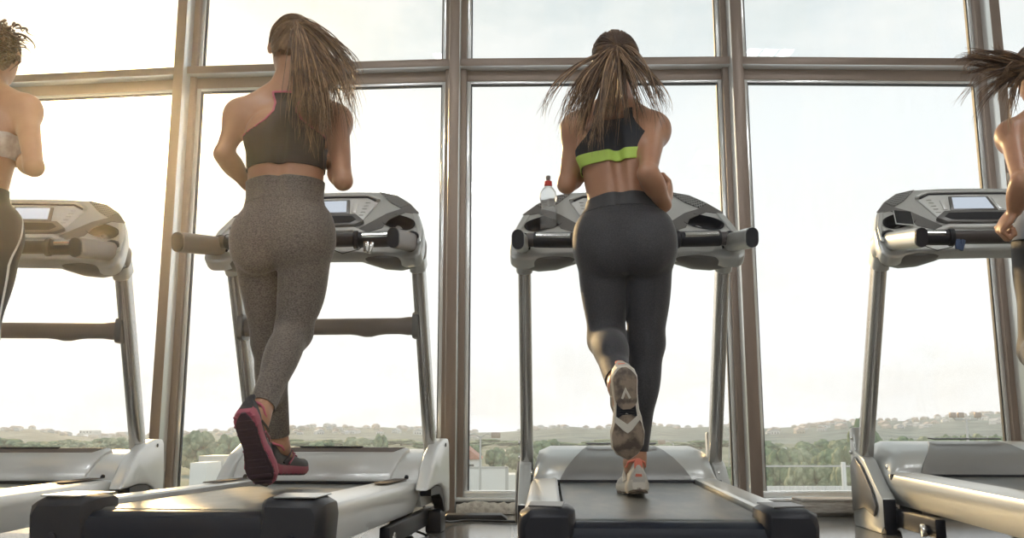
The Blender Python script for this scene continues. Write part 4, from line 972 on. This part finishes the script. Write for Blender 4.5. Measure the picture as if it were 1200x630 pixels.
def bez_specs(root_c, tips, n, seed, rad=(.0018, .0045), jit=.02, rj=.016, lift=.05, back=V3(0, -1, 0), sag=.0, per=9, wave=.012, tight=.006, up=.8, arch=.03):
    """locks from the hair tie: each tip draws several clumps, each clump several strands"""
    rnd = random.Random(seed); out = []; tot = sum(w for _, w, _ in tips)
    for c in range(n//per):
        r = rnd.random()*tot
        for tp, w_, spd in tips:
            r -= w_
            if r <= 0: break
        g = lambda s_: V3(rnd.gauss(0, s_), rnd.gauss(0, s_), rnd.gauss(0, s_))
        p0 = root_c+g(rj*.5); p3 = np.array(tp)+g(spd); k = rnd.uniform(.82, 1.08); p3 = p0+(p3-p0)*k
        p1 = lerp(p0, p3, .22)+back*lift*rnd.uniform(.5, 1.3)+V3(0, 0, lift*up*rnd.uniform(.2, 1.2))+g(jit*.5); p2 = lerp(p0, p3, .66)+back*lift*.5*rnd.random()+V3((p3-p0)[0]*.28, 0, arch*rnd.uniform(.3, 1.3))+g(jit)
        wv = wave*rnd.uniform(.3, 1.2); ph = rnd.random(); nn = rnd.uniform(3, 6.5); sd_ = rnd.random()
        for q in range(per):
            t2 = tight*rnd.uniform(.6, 1.8); rr = random.Random(sd_); loc_ = wavy([p0+g(.004), p1+g(t2), p2+g(t2*1.3), p3+g(t2*1.6)+(p3-p2)*rnd.uniform(-.25, .15)], wv, nn, rr)
            out.append((loc_, rnd.uniform(*rad)))
    return out
def combed(J, m, n, seed, rad=.0028, low=-.05):
    """fine locks combed over the skull from the hair line to the tie"""
    rnd = random.Random(seed); s = J['s']; hd, hu, hf, hx = J['head'], J['hu'], J['hf'], J['hx']; c = hd+hu*.022*s-hf*.010*s; R3 = V3(.0835, .1015, .0975)*s; out = []
    tl = J['tail']-c; tl = nrm(V3(tl@hx, tl@hf, tl@hu)/R3)
    for k in range(n):
        a = rnd.uniform(-PI, PI); st = V3(math.sin(a), .30+.15*math.cos(a), math.cos(a)*.9) if abs(a) < 1.9 else V3(math.sin(a)*.8, -.35, math.cos(a)*.9)
        st = nrm(st+V3(rnd.gauss(0, .05), rnd.gauss(0, .05), rnd.gauss(0, .05))); P = []
        for i in range(13):
            d = nrm(lerp(st, tl, i/12)); P.append(c+hx*d[0]*R3[0]+hf*d[1]*R3[1]+hu*d[2]*R3[2])
        out.append((P, rnd.uniform(.5, 1.1)*rad))
    return strands(J, 'combed_hair', m, out)

# ================================================================== the middle runner (lime band top, dark leggings)
J = dict(s=1.0, hw=.97, ww=.98, cw=.93,
    hipL=A(706, 288, 2.94), hipR=A(759, 288, 2.94), shL=A(676, 150, 3.02), shR=A(766, 150, 2.97),
    neck=A(722, 128, 3.03), head=A(722, 76, 3.06), face=V3(.34, 1, .02),
    knL=A(711, 397, 2.96), anL=A(727, 452, 2.62), toL=V3(.05, .30, -1), knR=A(757, 402, 2.98), anR=A(744, 541, 3.02), toR=V3(-.02, 1, -.06),
    calfL=V3(0, -.3, 1), calfR=V3(0, -1, 0),
    elL=A(664, 216, 3.02), wrL=A(687, 196, 3.22), hdL=(V3(.35, .8, .35), V3(.8, -.3, 0), V3(-.1, -.2, 1), (60, 70, 50)),
    elR=A(759, 203, 2.80), wrR=A(779, 240, 2.92), hdR=(V3(.30, .40, .85), V3(-.8, .1, -.2), V3(-.1, -.2, 1), (45, 60, 45)))
J['tail'] = A(722, 58, 2.99)
feet = A(744, 578, 3.0)
M_skinB = M_skin
p3_ = build_person('person', 'runner on the middle treadmill in dark leggings and a black top with a lime band', J, (feet[0], 3.0, .222), M_skin)
M_leg = mat('charcoal_leggings', (.026, .026, .032, 1), .62, 0, .4, sheen=.3, bump=(420, .25), var=(260, (.055, .053, .058, 1), .4, .7))
zw = lambda V: pelvis_z(J, V)
wz = .155
def f_leg(V):
    f = wz-zw(V)
    for n_, a, k in (('L', J['anL'], J['knL']), ('R', J['anR'], J['knR'])):
        d = nrm(a-k); t = (V-a)@d; near = np.linalg.norm(V-a, axis=1) < .16; f = np.where(near, np.minimum(f, -.040-t), f)
    return f
garment(J, 'leggings', M_leg, f_leg, .0045, dict(arms=False, head=False))
garment(J, 'waistband', mat('leggings_waistband', (.040, .040, .045, 1), .6, sheen=.2, bump=(420, .2)), lambda V: np.minimum(wz+.003-zw(V), zw(V)-(wz-.045)), .0058, dict(arms=False, head=False, legs=False))
M_top3 = mat('black_sports_fabric', (.012, .014, .022, 1), .7, bump=(500, .15))
M_lime = mat('lime_elastic', (.52, .72, .13, 1), .6, bump=(300, .2, (1, 1, 4)))
zb = -.158
def f_top(V, zb=zb):
    x, y, z = chest_xyz(J, V); ax = np.abs(x)
    w_ = np.interp(z, [-.30, -.125, -.095, -.06, -.03, .00, .06], [.20, .185, .135, .095, .075, .066, .066])
    f = np.minimum(z-zb, w_-ax)
    nl = np.where(y < 0, -.005-.0*ax, -.06); f = np.minimum(np.minimum(f, np.maximum(nl-z, ax-.036)), .052-z); return f
def top_side(J, V):  # leave the arms out
    return V
garment(J, 'sports_top', M_top3, f_top, .0045, dict(arms=False, head=False, legs=False))
garment(J, 'lime_band', M_lime, lambda V: np.minimum(chest_xyz(J, V)[2]-(zb-.002), zb+.036-chest_xyz(J, V)[2]), .0065, dict(arms=False, head=False, legs=False), label='lime green elastic band')
M_s3 = mat('pale_mesh_shoe', (.50, .47, .42, 1), .6, bump=(300, .4)); M_s3m = mat('cream_midsole', (.62, .58, .50, 1), .5)
M_cor = mat('coral_trim', (.75, .20, .13, 1), .55); M_tan = mat('worn_tan_rubber', (.30, .23, .17, 1), .55, bump=(70, .5), var=(35, (.10, .075, .06, 1), .42, .62))
shoe(J, J['anR'], J['toR'], V3(0, -.05, 1), (M_s3, M_s3m, M_cor, M_tan), 'tan', 'pale shoe planted on the belt')
shoe(J, J['anL'], V3(.06, .25, -1), V3(-.03, 1, .24), (M_s3, M_s3m, M_cor, M_tan), 'tan', 'pale shoe lifted with its worn tan sole showing')
scalp(J, M_hairb)
tp = [(A(665, 158, 2.82), 2.2, .022), (A(676, 150, 2.84), 3, .026), (A(690, 163, 2.84), 3.5, .026), (A(703, 168, 2.84), 3, .022), (A(658, 140, 2.80), 1.6, .03),
      (A(716, 150, 2.86), 1.6, .03), (A(735, 150, 2.86), .9, .03), (A(760, 143, 2.86), 1.1, .03), (A(780, 128, 2.86), 1.0, .022), (A(778, 150, 2.84), .7, .03)]
sp = bez_specs(J['tail'], tp, 450, 4, (.0013, .0030), .020, .014, .055, wave=.014)
strands(J, 'ponytail', M_hairb, sp[0::2]); strands(J, 'ponytail', M_hairl, sp[1::4]); strands(J, 'ponytail', M_hairtip, sp[3::4])
combed(J, M_hairb, 130, 2)
MB().tube([tuple(J['tail']-J['loc']+V3(.017*math.cos(a), -.004, .017*math.sin(a))) for a in [2*PI*k/16 for k in range(17)]], .006, 8, up=(0, 1, 0)).build('hair_tie', M_blk, J['obj'], smooth=180)

# ================================================================== the second runner (heather leggings, pink piped top)
J = dict(s=1.0, hw=1.03, ww=1.15, cw=1.0,
    hipL=A(303, 282, 3.02), hipR=A(360, 282, 2.98), shL=A(282, 134, 3.02), shR=A(394, 140, 3.05),
    neck=A(338, 108, 3.06), head=A(343, 57, 3.08), face=V3(-.34, 1, .06),
    knR=A(344, 388, 2.99), anR=A(302, 488, 2.72), toR=V3(.16, .75, -1), knL=A(316, 400, 3.12), anL=A(327, 522, 3.25), toL=V3(.24, 1, -.05),
    calfR=V3(0, -.8, .7), calfL=V3(0, -1, 0),
    elL=A(262, 180, 3.02), wrL=A(290, 216, 3.16), hdL=(V3(.5, .8, .2), V3(.7, -.5, 0), V3(0, 0, 1), (60, 70, 50)),
    elR=A(402, 212, 2.93), wrR=A(387, 190, 3.17), hdR=(V3(-.35, .8, .45), V3(-.8, -.2, 0), V3(0, -.2, 1), (60, 70, 50)))
J['tail'] = A(350, 30, 3.02)
build_person('person', 'runner in heather grey leggings and a dark top with pink piping, long hair swinging right', J, (A(330, 557, 3.1)[0], 3.1, .222), M_skin)
J2 = J
M_hea = mat('heather_leggings', (.20, .17, .145, 1), .75, 0, .3, sheen=.3, bump=(400, .3), var=(330, (.085, .070, .062, 1), .40, .62, (.6, .6, 1)))
wz2 = .200
def f_leg2(V):
    f = wz2-pelvis_z(J2, V)
    for a, k in ((J2['anL'], J2['knL']), (J2['anR'], J2['knR'])):
        d = nrm(a-k); t = (V-a)@d; near = np.linalg.norm(V-a, axis=1) < .16; f = np.where(near, np.minimum(f, -.040-t), f)
    return f
garment(J, 'leggings', M_hea, f_leg2, .0045, dict(arms=False, head=False))
garment(J, 'waistband', mat('heather_waistband', (.17, .145, .125, 1), .75, sheen=.3, bump=(300, .3, (1, 1, 5)), var=(330, (.085, .07, .06, 1), .42, .60, (.6, .6, 1))), lambda V: np.minimum(wz2+.003-pelvis_z(J2, V), pelvis_z(J2, V)-(wz2-.075)), .006, dict(arms=False, head=False, legs=False))
M_top2 = mat('dark_plum_fabric', (.016, .010, .012, 1), .7, bump=(500, .15)); M_pink = mat('pink_piping', (.55, .12, .17, 1), .5)
zb2 = -.205
def f_top2(V):
    x, y, z = chest_xyz(J2, V); ax = np.abs(x)
    w_ = np.interp(z, [-.30, -.125, -.105, -.08, -.05, -.015, .03, .06, .10], [.20, .185, .145, .100, .062, .040, .040, .050, .060])
    f = np.minimum(z-zb2, w_-ax); nl = np.where(y < 0, .078, -.05); return np.minimum(np.minimum(f, np.maximum(nl-z, ax-.036)), .079-z)
garment(J, 'sports_top', M_top2, f_top2, .0045, dict(arms=False, head=False, legs=False))
def f_pipe(V):
    f = f_top2(V); z = chest_xyz(J2, V)[2]; return np.minimum(.0035-np.abs(f-.002), z-zb2-.02)
garment(J, 'piping', M_pink, f_pipe, .0068, dict(arms=False, head=False, legs=False), label='pink piping round the armholes and neck')
M_s2 = mat('black_shoe_mesh', (.03, .028, .032, 1), .6, bump=(300, .4)); M_s2m = mat('pink_midsole', (.34, .07, .11, 1), .5); M_s2t = mat('dark_outsole', (.045, .022, .035, 1), .55, bump=(60, .3))
shoe(J, J['anL'], J['toL'], V3(0, -.02, 1), (M_s2, M_s2m, M_pink, M_s2t), 'pink', 'black and pink shoe just above the belt')
shoe(J, J['anR'], V3(.17, .66, -1), V3(.02, 1, .66), (M_s2, M_s2m, M_pink, M_s2t), 'pink', 'black and pink shoe lifted with its dark sole showing')
scalp(J, M_hairl)
tp = [(A(414, 112, 2.90), 1.3, .020), (A(403, 140, 2.90), 2.6, .026), (A(390, 160, 2.88), 3.0, .026), (A(372, 166, 2.88), 3.0, .022), (A(352, 148, 2.9), 1.8, .018), (A(412, 95, 2.92), 1.8, .03), (A(395, 120, 2.88), 2.4, .03), (A(421, 122, 2.9), .9, .02)]
sp = bez_specs(J['tail'], tp, 540, 9, (.0016, .0036), .018, .016, .055, wave=.016, tight=.008)
strands(J, 'ponytail', M_hairl, sp[0::2]); strands(J, 'ponytail', M_hairb, sp[1::4]); strands(J, 'ponytail', M_hairtip, sp[3::4])
combed(J, M_hairl, 150, 6)
MB().tube([tuple(J['tail']-J['loc']+V3(.018*math.cos(a), -.004, .018*math.sin(a))) for a in [2*PI*k/16 for k in range(17)]], .006, 8, up=(0, 1, 0)).build('hair_tie', M_blk, J['obj'], smooth=180)

# ================================================================== the runner cut off by the left edge
J = dict(s=1.0, hw=1.0, ww=.98, cw=1.0,
    hipL=A(-62, 280, 3.1), hipR=A(-8, 280, 3.1), shL=A(-70, 132, 3.1), shR=A(30, 128, 3.1),
    neck=A(-14, 112, 3.13), head=A(-5, 66, 3.16), face=V3(-.1, 1, .05),
    knR=A(-25, 392, 3.05), anR=A(-50, 470, 2.75), toR=V3(.1, .5, -1), knL=A(-62, 395, 3.1), anL=A(-60, 535, 3.1), toL=V3(-.05, 1, -.05), calfR=V3(0, -.8, .7), calfL=V3(0, -1, 0),
    elL=A(-78, 200, 3.0), wrL=A(-50, 205, 3.2), hdL=(V3(.4, .9, .3), V3(.8, -.3, 0), V3(0, 0, 1), (60, 70, 50)),
    elR=A(40, 196, 3.0), wrR=A(22, 186, 3.22), hdR=(V3(-.3, .9, .3), V3(-.8, -.3, 0), V3(0, 0, 1), (60, 70, 50)))
J['tail'] = A(-4, 55, 3.08); J1 = J
build_person('person', 'runner at the left edge with curly hair, a pale sports bra and dark trousers', J, (A(-40, 555, 3.1)[0], 3.1, .222), M_skin)
M_drk = mat('black_leggings', (.022, .020, .022, 1), .6, sheen=.2, bump=(400, .2))
wz1 = .175
def f_leg1(V):
    f = wz1-pelvis_z(J1, V)
    for a, k in ((J1['anL'], J1['knL']), (J1['anR'], J1['knR'])):
        d = nrm(a-k); t = (V-a)@d; near = np.linalg.norm(V-a, axis=1) < .16; f = np.where(near, np.minimum(f, -.040-t), f)
    return f
garment(J, 'leggings', M_drk, f_leg1, .0045, dict(arms=False, head=False))
def f_str(V):   # white stripe curving down the outer thigh
    P = V-J1['pel']; x = P@J1['X']; y = P@J1['Y']; z = P@J1['up']; c = np.interp(z, [-.5, -.3, -.1, .05, .10], [-.02, -.045, -.035, .01, .04])
    return np.minimum(np.minimum(.0045-np.abs(y-c), x-.02), np.minimum(.10-z, z+.45))
garment(J, 'side_stripe', M_silw, f_str, .006, dict(arms=False, head=False), label='thin white stripe')
M_bei = mat('beige_bra_fabric', (.48, .38, .34, 1), .7, bump=(300, .2), var=(30, (.62, .55, .50, 1), .45, .65)); zb1 = -.185
garment(J, 'sports_bra', M_bei, lambda V: np.minimum(chest_xyz(J1, V)[2]-zb1, -.115+.1*np.abs(chest_xyz(J1, V)[0])-chest_xyz(J1, V)[2]), .0045, dict(arms=False, head=False, legs=False))
def f_st1(V):
    x, y, z = chest_xyz(J1, V); ax = np.abs(x); c = np.interp(z, [-.13, -.06, 0, .06], [.11, .05, .045, .05]); return np.minimum(np.minimum(.009-np.abs(ax-c), z+.13), .08-z)
garment(J, 'bra_strap', M_drk, f_st1, .0055, dict(arms=False, head=False, legs=False))
for an, t_, u_, lb in (('anL', V3(-.05, 1, -.05), V3(0, 0, 1), 'planted'), ('anR', V3(.1, .5, -1), V3(0, 1, .5), 'lifted')): shoe(J, J[an], t_, u_, (M_s2, M_s3m, M_s3m, M_s2t), 'pink')
scalp(J, M_hairl, low=-.085)
rnd = random.Random(3); sp = []
for k in range(300):                                                  # loose curls
    a = rnd.uniform(-1.5, 1.5); z0 = rnd.uniform(-.05, .09); c = J['head']-J['hf']*.05+J['hx']*.078*math.sin(a)-J['hf']*.055*math.cos(a)+J['hu']*z0
    e = c+J['hx']*rnd.gauss(.020*np.sign(a), .035)-J['hf']*rnd.uniform(0, .05)+V3(0, 0, -rnd.uniform(.02, .075)); m_ = lerp(c, e, .5)
    q = lambda r_: V3(rnd.uniform(-r_, r_), rnd.uniform(-r_, r_), rnd.uniform(-r_, r_)); sp.append(([c, m_+q(.05), m_+q(.05), e], rnd.uniform(.003, .006)))
strands(J, 'curls', M_hairl, sp)

# ================================================================== the runner cut off by the right edge
J = dict(s=1.0, hw=1.0, ww=.98, cw=1.0,
    hipL=A(1224, 290, 3.04), hipR=A(1278, 290, 3.04), shL=A(1187, 158, 3.0), shR=A(1292, 156, 3.0),
    neck=A(1232, 130, 3.03), head=A(1222, 84, 3.04), face=V3(-.25, 1, -.02),
    knL=A(1217, 410, 3.0), anL=A(1228, 445, 2.66), toL=V3(0, .3, -1), knR=A(1262, 402, 3.0), anR=A(1260, 545, 3.05), toR=V3(0, 1, -.05), calfL=V3(0, -.3, 1), calfR=V3(0, -1, 0),
    elL=A(1198, 214, 2.84), wrL=A(1189, 246, 2.92), hdL=(V3(-.34, .45, -.60), V3(.75, .1, -.5), V3(-.5, .2, .85), (70, 85, 55)),
    elR=A(1296, 220, 2.9), wrR=A(1280, 200, 3.15), hdR=(V3(-.3, .9, .3), V3(-.8, -.3, 0), V3(0, 0, 1), (60, 70, 50)))
J['tail'] = A(1206, 84, 2.99); J4 = J
build_person('person', 'runner at the right edge with brown hair flying left and a grey vest', J, (A(1260, 578, 3.05)[0], 3.05, .222), M_skin)
wz4 = .150
def f_leg4(V):
    f = wz4-pelvis_z(J4, V)
    for a, k in ((J4['anL'], J4['knL']), (J4['anR'], J4['knR'])):
        d = nrm(a-k); t = (V-a)@d; near = np.linalg.norm(V-a, axis=1) < .16; f = np.where(near, np.minimum(f, -.040-t), f)
    return f
garment(J, 'leggings', M_drk, f_leg4, .0045, dict(arms=False, head=False))
M_vest = mat('grey_blue_vest', (.27, .30, .36, 1), .8, bump=(30, .5))
def f_vest(V):
    x, y, z = chest_xyz(J4, V); ax = np.abs(x); w_ = np.interp(z, [-.30, -.16, -.11, -.04, .03], [.25, .20, .13, .085, .075])
    f = np.minimum(np.minimum(z+.36, .055-z), w_-ax); return np.minimum(f, np.maximum(np.where(y < 0, -.04, -.07)-z, ax-.045))
garment(J, 'vest', M_vest, f_vest, .012, dict(arms=False, head=False, legs=False))
for an, t_, u_ in (('anL', V3(0, .3, -1), V3(0, 1, .3)), ('anR', V3(0, 1, -.05), V3(0, 0, 1))): shoe(J, J[an], t_, u_, (M_s2, M_s3m, M_cor, M_s2t), 'tan')
scalp(J, M_hairb)
tp = [(A(1112, 116, 2.95), 1.2, .014), (A(1122, 76, 2.95), 1.6, .02), (A(1150, 60, 2.95), 1.3, .022), (A(1134, 138, 2.95), 1.5, .016), (A(1165, 100, 2.93), 2.0, .03), (A(1160, 128, 2.93), 1.2, .03), (A(1178, 148, 2.93), 1.2, .03), (A(1140, 92, 2.95), 1.0, .02)]
sp = bez_specs(J['tail'], tp, 320, 21, (.0011, .0026), .016, .012, .04, per=10, wave=.018, tight=.005)
strands(J, 'ponytail', M_hairb, sp[:150]); strands(J, 'ponytail', M_hairl, sp[150:])
combed(J, M_hairb, 120, 8)
# ================================================================== light
SUN_AZ = math.atan((140-600)/FL/.952); SUN_EL = R(17.6)
sd = Vector((math.sin(SUN_AZ)*math.cos(SUN_EL), math.cos(SUN_AZ)*math.cos(SUN_EL), math.sin(SUN_EL)))
sl = bpy.data.lights.new('sun', 'SUN'); sl.energy = 2.9; sl.angle = R(2.5); sl.color = (1, .67, .31)
so = bpy.data.objects.new('sun', sl); C.objects.link(so); so.rotation_euler = sd.to_track_quat('Z', 'Y').to_euler()
w = bpy.data.worlds.new('sky'); scene.world = w; w.use_nodes = True; nt = w.node_tree; nt.nodes.clear()
N = nt.nodes.new; Lk = nt.links.new
out = N('ShaderNodeOutputWorld'); bg = N('ShaderNodeBackground'); Lk(bg.outputs[0], out.inputs[0])
tc = N('ShaderNodeTexCoord'); nm = N('ShaderNodeVectorMath'); nm.operation = 'NORMALIZE'; Lk(tc.outputs['Generated'], nm.inputs[0])
sx = N('ShaderNodeSeparateXYZ'); Lk(nm.outputs[0], sx.inputs[0])
el = N('ShaderNodeMapRange'); el.inputs['From Min'].default_value = .0; el.inputs['From Max'].default_value = .55; Lk(sx.outputs['Z'], el.inputs['Value'])
cr = N('ShaderNodeValToRGB'); Lk(el.outputs[0], cr.inputs[0])
cr.color_ramp.elements[0].position = 0; cr.color_ramp.elements[0].color = (1.25, 1.34, 1.44, 1)
cr.color_ramp.elements[1].position = 1; cr.color_ramp.elements[1].color = (.62, .72, .76, 1)
for q_, c_ in ((.36, (1.04, 1.10, 1.13, 1)), (.60, (.94, 1.0, 1.03, 1)), (.78, (.70, .79, .82, 1))): e_ = cr.color_ramp.elements.new(q_); e_.color = c_
# thin cloud, flattened towards the horizon
mp = N('ShaderNodeMapping'); mp.inputs['Scale'].default_value = (1, 1, 2.6); Lk(nm.outputs[0], mp.inputs[0])
no = N('ShaderNodeTexNoise'); no.inputs['Scale'].default_value = 5; no.inputs['Detail'].default_value = 7; no.inputs['Roughness'].default_value = .62; Lk(mp.outputs[0], no.inputs['Vector'])
nr = N('ShaderNodeMapRange'); nr.inputs['From Min'].default_value = .42; nr.inputs['From Max'].default_value = .62; nr.inputs['To Max'].default_value = .65; Lk(no.outputs['Fac'], nr.inputs['Value'])
mc = N('ShaderNodeMix'); mc.data_type = 'RGBA'; Lk(nr.outputs[0], mc.inputs['Factor']); Lk(cr.outputs[0], mc.inputs['A']); mc.inputs['B'].default_value = (1.0, 1.015, 1.02, 1)
# glow of the low sun behind the thin cloud
dt = N('ShaderNodeVectorMath'); dt.operation = 'DOT_PRODUCT'; Lk(nm.outputs[0], dt.inputs[0]); dt.inputs[1].default_value = sd
def glow(pw, col):
    mx0 = N('ShaderNodeMath'); mx0.operation = 'MAXIMUM'; Lk(dt.outputs['Value'], mx0.inputs[0]); mx0.inputs[1].default_value = 0
    p = N('ShaderNodeMath'); p.operation = 'POWER'; Lk(mx0.outputs[0], p.inputs[0]); p.inputs[1].default_value = pw
    s = N('ShaderNodeVectorMath'); s.operation = 'SCALE'; s.inputs[0].default_value = col; Lk(p.outputs[0], s.inputs['Scale']); return s
g1 = glow(60, (1.1, .75, .28)); g2 = glow(600, (14, 11, 6)); g3 = glow(12, (.05, .03, .0))
prev = mc.outputs['Result']
for g in (g1, g2, g3):
    ad = N('ShaderNodeVectorMath'); ad.operation = 'ADD'; Lk(prev, ad.inputs[0]); Lk(g.outputs[0], ad.inputs[1]); prev = ad.outputs[0]
Lk(prev, bg.inputs['Color']); bg.inputs['Strength'].default_value = 1.0
vs = scene.view_settings; vs.view_transform = 'Standard'; vs.look = 'None'; vs.gamma = 1; vs.use_curve_mapping = False; vs.exposure = 0.08
scene.display_settings.display_device = 'sRGB'
